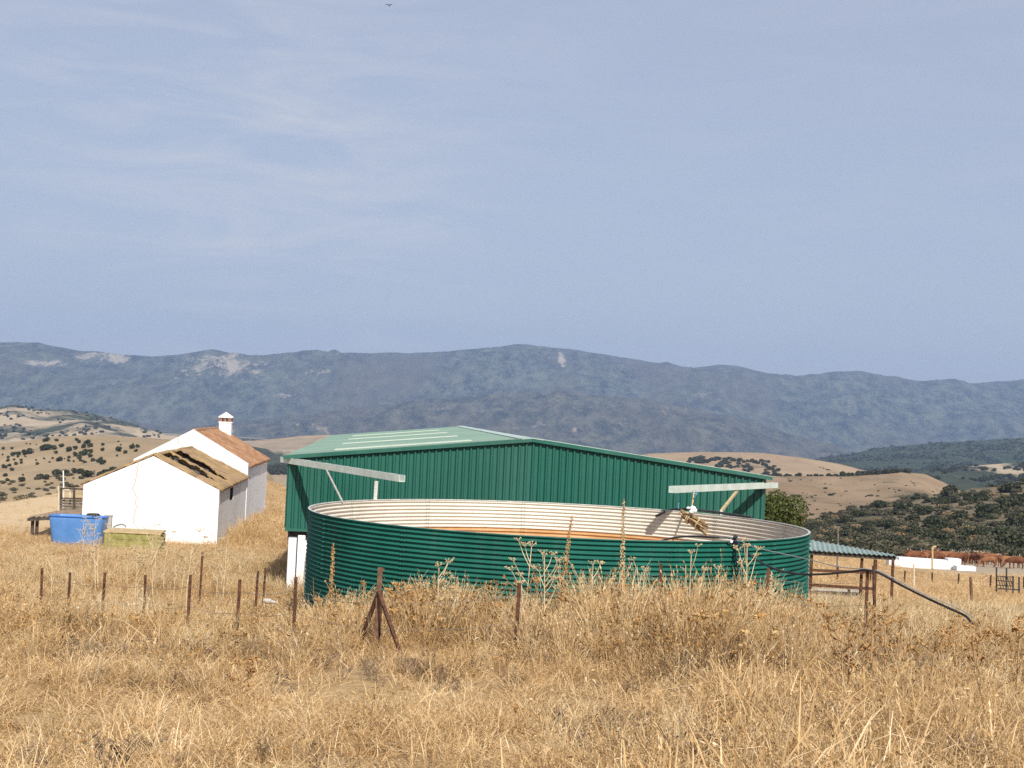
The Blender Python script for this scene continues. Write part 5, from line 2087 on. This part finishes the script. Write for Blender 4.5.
plant('thistle', 415, 588, 20.2, 'dead thistle with round heads right of the braced post', 'dead thistle', BS, M['seed'], 14)
plant('thistle', 491, 603, 19.4, 'dead thistle with brown heads left of the dark post before the tank', 'dead thistle', BS, M['seed'], 15)
plant('thistle', 706, 592, 19.3, 'cluster-headed dead thistle before the tank under the gutter end', 'dead thistle', BS, M['seed'], 16, nb=9)
plant('thistle', 738, 590, 19.0, 'dead thistle with brown heads at the foot of the pale forked fennel', 'dead thistle', BS, M['seed'], 17, nb=9)
plant('thistle', 803, 597, 18.8, 'dead thistle before the right edge of the tank', 'dead thistle', BS, M['seed'], 18, nb=7)
plant('thistle', 362, 584, 21, 'thin dead thistle with one head left of the braced post', 'dead thistle', BS, M['seed'], 19, nb=2)
xr = random.Random(71)
for k in range(26):
    px_ = xr.uniform(395, 800)
    kind_ = xr.choice(['umbel', 'thistle', 'thistle', 'thistle'])
    plant(kind_, px_, xr.uniform(578, 604), xr.uniform(19.3, 22.2), 'pale dead fennel of the ragged weed belt along the tank foot' if kind_ == 'umbel' else 'brown dead thistle of the ragged weed belt along the tank foot',
          'dead fennel' if kind_ == 'umbel' else 'dead thistle', PS if kind_ == 'umbel' else BS, M['tan_board'] if kind_ == 'umbel' else M['seed'], 200 + k)['group'] = 'dead fennels along the tank foot' if kind_ == 'umbel' else 'dead thistles along the tank foot'
for k in range(14):
    px_ = xr.uniform(10, 250)
    plant('umbel', px_, xr.uniform(535, 566), xr.uniform(27, 36), 'pale branching dead stalk standing in the weeds between left fence and house', 'dead fennel', PS, M['tan_board'], 300 + k, branches=6, spread=0.6)['group'] = 'dead stalks behind the left fence'
for k in range(16):
    px_ = xr.uniform(820, 1024)
    plant('thistle', px_, xr.uniform(596, 640), xr.uniform(14, 19), 'brown dead thistle in the grass right of the tank below the hose', 'dead thistle', BS, M['seed'], 400 + k)['group'] = 'dead thistles in the right grass'
plant('thistle', 240, 662, 12.2, 'dark dead thistle standing alone in the near left grass', 'dead thistle', BS, M['seed'], 20, nb=7)
plant('umbel', 158, 527, 40, 'pale dead stalk in front of the right end of the feed box', 'dead fennel', PS, M['tan_board'], 21, branches=6)
plant('umbel', 108, 532, 42, 'pale dead stalk before the left end of the green feed box', 'dead fennel', PS, M['tan_board'], 22, branches=5)
plant('umbel', 92, 519, 44, 'bushy grey dead weed before the blue tub', 'dead weed', GS, M['grey_stem'], 23, branches=16, spread=0.8)
plant('umbel', 83, 529, 43, 'lower grey dead weed at the foot of the blue tub', 'dead weed', GS, M['grey_stem'], 24, branches=14, spread=0.9)
plant('thistle', 846, 628, 14.5, 'tall dead thistle in the near grass right of the tank', 'dead thistle', BS, M['seed'], 25, nb=6)
plant('thistle', 931, 634, 14.5, 'round-headed dead thistle below the end of the supply hose', 'dead thistle', BS, M['seed'], 26, nb=5)


# ------------------------------------------------------------------ dry grass and weeds (nobody could count them)
def tuft(seed, nb, h0, h1, spread, lean, width, seeds, mat):
    """a tuft of curved flat blades, some with seed heads"""
    r = np.random.default_rng(seed)
    a = r.uniform(0, 2 * np.pi, nb)
    base = np.stack([np.cos(a), np.sin(a), np.zeros(nb)], -1) * (r.random(nb) ** 0.5 * spread)[:, None]
    base[:, 2] = -0.03
    h = r.uniform(h0, h1, nb)
    la = a + r.normal(0, 0.9, nb)
    ln = np.abs(r.normal(lean, lean * 0.6, nb))
    dr = np.stack([np.cos(la), np.sin(la), np.zeros(nb)], -1)
    ts = np.array([0, 0.4, 0.75, 1.0])
    wd = np.array([1.0, 0.9, 0.6, 0.25]) * width
    sa = r.uniform(0, 2 * np.pi, nb)
    sd = np.stack([np.cos(sa), np.sin(sa), np.zeros(nb)], -1)
    V = np.zeros((nb, 4, 2, 3))
    for i, t in enumerate(ts):
        drop = ln * t ** 1.7
        hh = h * t * np.sqrt(np.clip(1 - (drop * 0.55) ** 2, 0.08, 1))
        c = base + dr * (h * drop)[:, None] + np.array([0, 0, 1]) * hh[:, None]
        w = wd[i] * r.uniform(0.7, 1.2, nb)[:, None]
        V[:, i, 0] = c - sd * w / 2
        V[:, i, 1] = c + sd * w / 2
    idx = np.arange(nb)[:, None] * 8
    q = np.array([[0, 1, 3, 2], [2, 3, 5, 4], [4, 5, 7, 6]])
    Q = (idx[:, :, None] + q[None]).reshape(-1, 4)
    VV = V.reshape(-1, 3)
    if seeds:
        k = r.choice(nb, int(nb * seeds), replace=False)
        nsp = 6
        tip = (V[k, 3, 0] + V[k, 3, 1]) / 2
        pre = (V[k, 2, 0] + V[k, 2, 1]) / 2
        ax = tip - pre
        ax /= np.linalg.norm(ax, axis=1)[:, None] + 1e-9
        add = []
        for j in range(nsp):
            c = pre + (tip - pre) * (0.3 + 0.9 * j / nsp) + r.normal(0, 0.006, (len(k), 3))
            n_ = r.normal(size=(len(k), 3))
            n_ /= np.linalg.norm(n_, axis=1)[:, None]
            L = 0.020
            add.append(np.stack([c - ax * L, c + n_ * 0.007, c + ax * L, c - n_ * 0.007], 1))
        S = np.concatenate(add).reshape(-1, 3)
        Q = np.concatenate([Q, np.arange(len(S)).reshape(-1, 4) + len(VV)])
        VV = np.concatenate([VV, S])
    return np_mesh('tuft', VV, Q, mat, False)


def weed(seed, h, nb, mat, heads, hmat, twiggy=False):
    """one dead branching weed"""
    r = random.Random(seed)
    mb = MB()

    def rec(p, d, L, w, lev):
        q = p + d * L + Vector((r.uniform(-1, 1), r.uniform(-1, 1), 0)) * L * 0.12
        mb.tube([p, p.lerp(q, 0.5) + Vector((r.uniform(-1, 1), r.uniform(-1, 1), 0)) * L * 0.06, q], [w, w * 0.8, w * 0.6], 3, 0, cap=False)
        if lev == 0:
            if heads and r.random() < heads:
                s = r.uniform(0.014, 0.034)
                mb.ball(q, s * 0.7, 1, (r.uniform(0.7, 1.2), r.uniform(0.7, 1.2), 0.9))
                for kk in range(5):
                    v = Vector((r.uniform(-1, 1), r.uniform(-1, 1), r.uniform(-0.8, 0.8))).normalized()
                    w_ = v.orthogonal().normalized() * s * 0.4
                    mb.add([q + v * s * 0.4, q + v * s + w_, q + v * s * r.uniform(1.5, 2.4), q + v * s - w_], [(0, 1, 2, 3)], 1)
            return
        for k in range(r.randint(2, 3)):
            a = r.uniform(0, 6.28)
            nd = (d + Vector((math.cos(a), math.sin(a), r.uniform(-0.1, 0.3))) * (0.75 if twiggy else 0.5)).normalized()
            rec(p.lerp(q, r.uniform(0.5, 1.0)), nd, L * r.uniform(0.55, 0.8), w * 0.65, lev - 1)
    for b in range(nb):
        a = r.uniform(0, 6.28)
        rec(Vector((math.cos(a), math.sin(a), 0)) * 0.04 + Vector((0, 0, -0.03)), Vector((math.cos(a) * 0.35, math.sin(a) * 0.35, 1)).normalized(), h * 0.5, 0.0055, 2)
    for k in range(10 if not twiggy else 16):
        t = r.uniform(0.05, 0.8) * h
        a = r.uniform(0, 6.28)
        d = Vector((math.cos(a), math.sin(a), 0))
        sd = Vector((-d.y, d.x, r.uniform(-0.5, 0.5))) * r.uniform(0.008, 0.018)
        p = d * (0.05 + 0.12 * t) + Vector((0, 0, t))
        q = p + d * r.uniform(0.04, 0.09) + Vector((0, 0, r.uniform(-0.07, 0.03)))
        m1 = p.lerp(q, 0.5) + Vector((0, 0, 0.015))
        mb.add([p, m1 + sd, q, m1 - sd], [(0, 1, 2, 3)], 0)
    return mb.mesh('weed', [mat, hmat])


TALL = [tuft(500 + i, 34, 0.35, 0.86, 0.17, 0.28, 0.0095, 0.6, M['straw']) for i in range(6)]
MIDT = [tuft(520 + i, 34, 0.18, 0.54, 0.17, 0.6, 0.0105, 0.3, M['straw']) for i in range(6)]
FLAT = [tuft(540 + i, 36, 0.12, 0.40, 0.24, 1.35, 0.0115, 0.15, M['straw']) for i in range(6)]
WEED = [weed(560 + i, 0.72, 3, M['weed'], 0.28, M['head']) for i in range(6)]
PALE = [weed(600 + i, 0.95, 4, M['pale_w'], 0.0, M['pale_w']) for i in range(4)]
TWIG = [weed(580 + i, 0.42, 6, M['twig'], 0.0, M['head'], True) for i in range(4)]


def inside_forbidden(X, Y):
    m_ = (X - TX) ** 2 + (Y - TY) ** 2 < (TR + 0.06) ** 2
    a = (X - B0.x) * BA.x + (Y - B0.y) * BA.y
    b = (X - B0.x) * BB.x + (Y - B0.y) * BB.y
    m_ |= (a > -0.0) & (a < BW) & (b > -0.05) & (b < BL)
    m_ |= (Y > 128) & (X > 0.275 * Y)
    a = (X - H0.x) * HA.x + (Y - H0.y) * HA.y
    b = (X - H0.x) * HB.x + (Y - H0.y) * HB.y
    m_ |= (a > -HW - 0.1) & (a < 0.1) & (b > -0.1) & (b < L1 + L2)
    return m_


def pxof(X, Y):
    return 512 + F * X / Y


def tallness(X, Y):
    """height of the growth in metres: a high belt before the tank, low and trodden elsewhere"""
    u = X / np.maximum(Y, 1)
    e0 = 19.2 + 0.9 * perlin(X / 2.5, Y / 2.5) - 3.0 * sstep(-0.04, 0.12, u)
    belt = sstep(e0 - 0.8, e0 + 0.8, Y) * (1 - sstep(24.5, 27, Y)) * (0.30 + 0.70 * sstep(-0.13, -0.04, u)) * (1 - 0.75 * sstep(0.185, 0.24, u))
    pt = fbm(X / 1.9 + 9, Y / 1.9, 4)
    near = 0.13 + 0.17 * sstep(0.0, 0.2, u) - 0.05 * (1 - sstep(-0.2, -0.08, u)) * sstep(14, 17, Y)
    t = near + (0.30 + 0.26 * sstep(-0.30, 0.30, fbm(X / 0.9 + 3, Y / 6.0 + 8, 3)) - 0.16 * sstep(0.16, 0.19, u)) * belt + pt * (0.17 + 0.30 * belt)
    t = t + (0.16 + 0.30 * fbm(X / 1.6 - 7, Y / 1.6, 3)) * (1 - sstep(-0.11, -0.05, u)) * sstep(16.6, 18.2, Y + 0.9 * perlin(X / 1.5, Y / 1.5)) * (1 - sstep(22, 25, Y))
    strip = np.exp(-((Y - 13.4 - 0.9 * perlin(X / 4.0, X * 0 + 1.7)) / 0.8) ** 2) * (1 - sstep(0.02, 0.16, u))
    t = t - 0.16 * strip
    t = t + (0.10 + 0.22 * fbm(X / 3.1 + 4, Y / 3.1, 3)) * (1 - sstep(-0.14, -0.08, u)) * sstep(24, 29, Y) * (1 - sstep(46, 52, Y))
    # beside the right wall of the house the growth stands higher
    a = (X - H0.x) * HA.x + (Y - H0.y) * HA.y
    b = (X - H0.x) * HB.x + (Y - H0.y) * HB.y
    t = t + 0.55 * sstep(-0.5, 0.6, a) * (1 - sstep(2.5, 7.0, a)) * sstep(-3, 3, b) * (1 - sstep(20, 30, b))
    t = t - 0.10 * sstep(0.2, 0.26, u) * sstep(34, 44, Y)
    return np.clip(t, 0.05, 1.2)


def scatter_zone(y0, y1, dens, seed, u0=-0.47, u1=0.47):
    r = np.random.default_rng(seed)
    area = (u1 - u0) * (y1 * y1 - y0 * y0) / 2
    n = int(area * dens)
    Y = np.sqrt(r.uniform(y0 * y0, y1 * y1, n))
    X = r.uniform(u0, u1, n) * Y
    ok = ~inside_forbidden(X, Y)
    return X[ok], Y[ok], r


def emit_grass(name, zones, label):
    P_, I_, R_, S_, T_ = [], [], [], [], []
    for y0, y1, dens, seed, sc0 in zones:
        X, Y, r = scatter_zone(y0, y1, dens, seed)
        t = tallness(X, Y)
        u_ = X / Y
        bare = sstep(-0.02, 0.22, fbm(X / 2.4 + 31, Y / 1.5, 4)) * (1 - sstep(16.5, 18, Y)) * (1 - 0.6 * sstep(0.0, 0.15, u_))
        yard = (1 - sstep(-0.305, -0.285, u_)) * sstep(59, 64, Y)
        keep = r.random(len(X)) < np.clip(0.55 + 0.9 * t, 0, 1) * (1 - 0.85 * bare) * (1 - 0.9 * yard)
        X, Y, t = X[keep], Y[keep], t[keep]
        n = len(X)
        k = t + r.normal(0, 0.10, n)
        fam = np.where(k > 0.46, 0, np.where(k > 0.24, 1, 2))
        I = fam * 6 + r.integers(0, 6, n)
        # the kinds are about 0.80, 0.50 and 0.26 m high at full size
        s = np.where(fam == 0, t / 0.80, np.where(fam == 1, t / 0.50, t / 0.24))
        s = np.clip(s, 0.45, 1.3) * r.uniform(0.7, 1.25, n)
        Z = gz(X, Y)
        tn = np.clip(0.5 + 0.55 * fbm(X / 1.7, Y / 1.7, 4) + r.normal(0, 0.16, n), 0, 1)
        P_.append(np.stack([X, Y, Z], -1))
        I_.append(I)
        R_.append(np.stack([r.normal(0, 0.1, n), r.normal(0, 0.1, n), r.uniform(0, 6.28, n)], -1))
        S_.append(np.stack([np.clip(s, 0.75, 2) * sc0, np.clip(s, 0.75, 2) * sc0, s * r.uniform(0.85, 1.15, n)], -1))
        T_.append(tn)
    o = gn_scatter(name, np.concatenate(P_), np.concatenate(I_), np.concatenate(R_), np.concatenate(S_), np.concatenate(T_), TALL + MIDT + FLAT)
    tag(o, label, 'grass', kind='stuff')
    return o


emit_grass('dry_grass', [(8.0, 15, 46, 1, 1.0), (15, 26, 36, 2, 1.0), (26, 45, 16, 3, 1.2), (45, 80, 6.0, 4, 1.6), (80, 160, 1.6, 5, 2.4)], 'tall straw-coloured dry grass covering the slope')


def emit_weeds(name, label, protos, zones, thr, smin, smax):
    P_, I_, R_, S_, T_ = [], [], [], [], []
    for y0, y1, dens, seed in zones:
        X, Y, r = scatter_zone(y0, y1, dens, seed)
        pn = fbm(X / 2.6 + seed, Y / 2.6, 3)
        keep = (pn > thr) & (tallness(X, Y) > 0.10)
        X, Y = X[keep], Y[keep]
        n = len(X)
        s = r.uniform(smin, smax, n) * np.clip(0.25 + 1.05 * tallness(X, Y), 0.3, 1.1)
        P_.append(np.stack([X, Y, gz(X, Y)], -1))
        I_.append(r.integers(0, len(protos), n))
        R_.append(np.stack([r.normal(0, 0.13, n), r.normal(0, 0.13, n), r.uniform(0, 6.28, n)], -1))
        S_.append(np.stack([s, s, s], -1))
        T_.append(r.random(n))
    o = gn_scatter(name, np.concatenate(P_), np.concatenate(I_), np.concatenate(R_), np.concatenate(S_), np.concatenate(T_), protos)
    tag(o, label, 'weeds', kind='stuff')
    return o


emit_weeds('dead_weeds', 'brown dead weeds and thistles mixed through the dry grass', WEED, [(9, 16, 3.2, 31), (16, 26, 9.0, 32), (26, 46, 4.5, 33), (46, 90, 0.6, 34)], -0.08, 0.8, 1.45)
emit_weeds('pale_weeds', 'bleached pale dead stalks scattered through the dry grass', PALE, [(9, 16, 0.8, 51), (16, 24, 1.6, 52), (24, 50, 4.5, 53)], -0.10, 0.9, 1.6)
emit_weeds('dark_twigs', 'dark twiggy dead plants low in the dry grass', TWIG, [(9, 16, 4.5, 41), (16, 21, 11.0, 42), (21, 26, 4.0, 44), (26, 40, 1.0, 43)], 0.06, 0.8, 1.9)

mb = MB()
bc = PV(389, 5.5, 90)
mb.tube([bc + Vector((0.0, -0.16, 0)), bc + Vector((0, 0, 0.01)), bc + Vector((0, 0.2, 0))], [0.015, 0.045, 0.012], 6)
for sgn in (-1, 1):
    mb.add([bc + Vector((0, -0.07, 0.02)), bc + Vector((sgn * 0.13, -0.09, 0.07)), bc + Vector((sgn * 0.27, 0.04, 0.03)), bc + Vector((sgn * 0.12, 0.05, 0.06)), bc + Vector((0, 0.06, 0.02))], [(0, 1, 2, 3, 4)])
rebase(tag(mb.build('bird', M['dark_iron']), 'tiny dark bird gliding high in the sky', 'bird'), bc)

# ------------------------------------------------------------------ light, sky, haze, camera
SUN_AZ, SUN_EL = R(15.5), R(39)     # behind the camera, to its right
sun_dir = Vector((math.sin(SUN_AZ) * math.cos(SUN_EL), -math.cos(SUN_AZ) * math.cos(SUN_EL), math.sin(SUN_EL)))
sl_ = bpy.data.lights.new('sun', 'SUN')
sl_.energy = 4.2
sl_.angle = R(0.53)
sl_.color = (1.0, 0.95, 0.87)
so_ = bpy.data.objects.new('sun', sl_)
so_.rotation_euler = (-sun_dir).to_track_quat('-Z', 'Y').to_euler()
COL.objects.link(so_)

w = bpy.data.worlds.new('World')
sc.world = w
w.use_nodes = True
nt_ = w.node_tree
bg = nt_.nodes['Background']
sky = nt_.nodes.new('ShaderNodeTexSky')
sky.sky_type = 'NISHITA'
sky.sun_disc = False
sky.sun_elevation = SUN_EL
sky.sun_rotation = math.pi - SUN_AZ
sky.altitude = 300
sky.air_density = 1.0
sky.dust_density = 2.0
sky.ozone_density = 3.0
bg.inputs['Strength'].default_value = 0.13
# thin high veil: a few faint streaks of cirrus
tcd = nt_.nodes.new('ShaderNodeTexCoord')
mp = nt_.nodes.new('ShaderNodeMapping')
mp.inputs['Scale'].default_value = (5.0, 5.0, 26.0)
mp.inputs['Rotation'].default_value = (0, R(10), 0)
nz = nt_.nodes.new('ShaderNodeTexNoise')
nz.inputs['Scale'].default_value = 1.4
nz.inputs['Detail'].default_value = 7
nz.inputs['Roughness'].default_value = 0.6
nz.inputs['Distortion'].default_value = 0.8
rp = nt_.nodes.new('ShaderNodeValToRGB')
rp.color_ramp.elements[0].position = 0.42
rp.color_ramp.elements[0].color = (0, 0, 0, 1)
rp.color_ramp.elements[1].position = 0.78
rp.color_ramp.elements[1].color = (1, 1, 1, 1)
mixn = nt_.nodes.new('ShaderNodeMix')
mixn.data_type = 'RGBA'
mixn.inputs[7].default_value = (4.0, 4.1, 4.4, 1)
nt_.links.new(tcd.outputs['Generated'], mp.inputs['Vector'])
nt_.links.new(mp.outputs['Vector'], nz.inputs['Vector'])
nt_.links.new(nz.outputs['Fac'], rp.inputs['Fac'])
# the veil of cirrus is thickest in one part of the sky and thin elsewhere
dn = nt_.nodes.new('ShaderNodeVectorMath')
dn.operation = 'DISTANCE'
dn.inputs[1].default_value = (-0.19, 0.97, 0.155)
nt_.links.new(tcd.outputs['Generated'], dn.inputs[0])
r2 = nt_.nodes.new('ShaderNodeValToRGB')
r2.color_ramp.interpolation = 'EASE'
r2.color_ramp.elements[0].position = 0.0
r2.color_ramp.elements[0].color = (0.95, 0.95, 0.95, 1)
r2.color_ramp.elements[1].position = 0.26
r2.color_ramp.elements[1].color = (0.16, 0.16, 0.16, 1)
nt_.links.new(dn.outputs['Value'], r2.inputs['Fac'])
mu = nt_.nodes.new('ShaderNodeMath')
mu.operation = 'MULTIPLY'
nt_.links.new(rp.outputs['Color'], mu.inputs[0])
nt_.links.new(r2.outputs['Color'], mu.inputs[1])
nt_.links.new(mu.outputs[0], mixn.inputs[0])
veil = nt_.nodes.new('ShaderNodeMix')      # even summer haze high in the air
veil.data_type = 'RGBA'
veil.inputs[0].default_value = 0.80
veil.inputs[7].default_value = (2.75, 2.97, 3.60, 1)
nt_.links.new(sky.outputs['Color'], veil.inputs[6])
nt_.links.new(veil.outputs[2], mixn.inputs[6])
nt_.links.new(mixn.outputs[2], bg.inputs['Color'])

# haze box round everything
lo = np.array([1e9] * 3)
hi = -lo
for o in bpy.data.objects:
    if o.type == 'MESH' and o.name.split('.')[0] in ('ground', 'mountains', 'foothills', 'valley', 'hill', 'hillside', 'wooded_hill', 'patchy_slope', 'tan_hill', 'scrub_slope', 'stubble_hill', 'hill_ridge', 'stubble_strip'):
        n = len(o.data.vertices)
        co = np.empty(n * 3, np.float32)
        o.data.vertices.foreach_get('co', co)
        co = co.reshape(-1, 3)
        lo = np.minimum(lo, co.min(0))
        hi = np.maximum(hi, co.max(0))
mb = MB()
mb.box(lo[0] - 60, hi[0] + 60, lo[1] - 30, hi[1] + 60, lo[2] - 1.0, hi[2] + 8)
hm = bpy.data.materials.new('haze')
hm.use_nodes = True
hn = hm.node_tree
hn.nodes.remove(hn.nodes['Principled BSDF'])
pv = hn.nodes.new('ShaderNodeVolumePrincipled')
pv.inputs['Color'].default_value = (0.47, 0.64, 0.98, 1)
pv.inputs['Density'].default_value = 9.0e-5
pv.inputs['Anisotropy'].default_value = 0.0
hn.links.new(pv.outputs[0], hn.nodes['Material Output'].inputs['Volume'])
try:
    hm.cycles.homogeneous_volume = True
except Exception:
    pass
hz = mb.build('haze', hm)
tag(hz, 'pale blue summer haze filling the valley air', 'haze', kind='stuff')

cam = bpy.data.cameras.new('camera')
cam.sensor_width = 36
cam.lens = F / 1024 * 36
cam.clip_start = 0.1
cam.clip_end = 40000
co_ = bpy.data.objects.new('camera', cam)
right, up, fwd = Vector((1, 0, 0)), Vector((0, -SP, CP)), Vector((0, CP, SP))
cr_ = right * CR + up * SR
cu_ = up * CR - right * SR
m3 = Matrix((cr_, cu_, -fwd)).transposed()
co_.matrix_world = m3.to_4x4()
COL.objects.link(co_)
sc.camera = co_

sc.view_settings.view_transform = 'Standard'
sc.view_settings.look = 'None'
sc.view_settings.exposure = 0.35
sc.view_settings.gamma = 1.0
sc.view_settings.use_curve_mapping = False
sc.render.engine = 'CYCLES'
cy = sc.cycles
cy.max_bounces = 5
cy.diffuse_bounces = 2
cy.glossy_bounces = 2
cy.transmission_bounces = 3
cy.transparent_max_bounces = 4
cy.volume_bounces = 0
cy.use_denoising = False
cy.use_adaptive_sampling = True
cy.adaptive_threshold = 0.01
sc.render.use_persistent_data = False
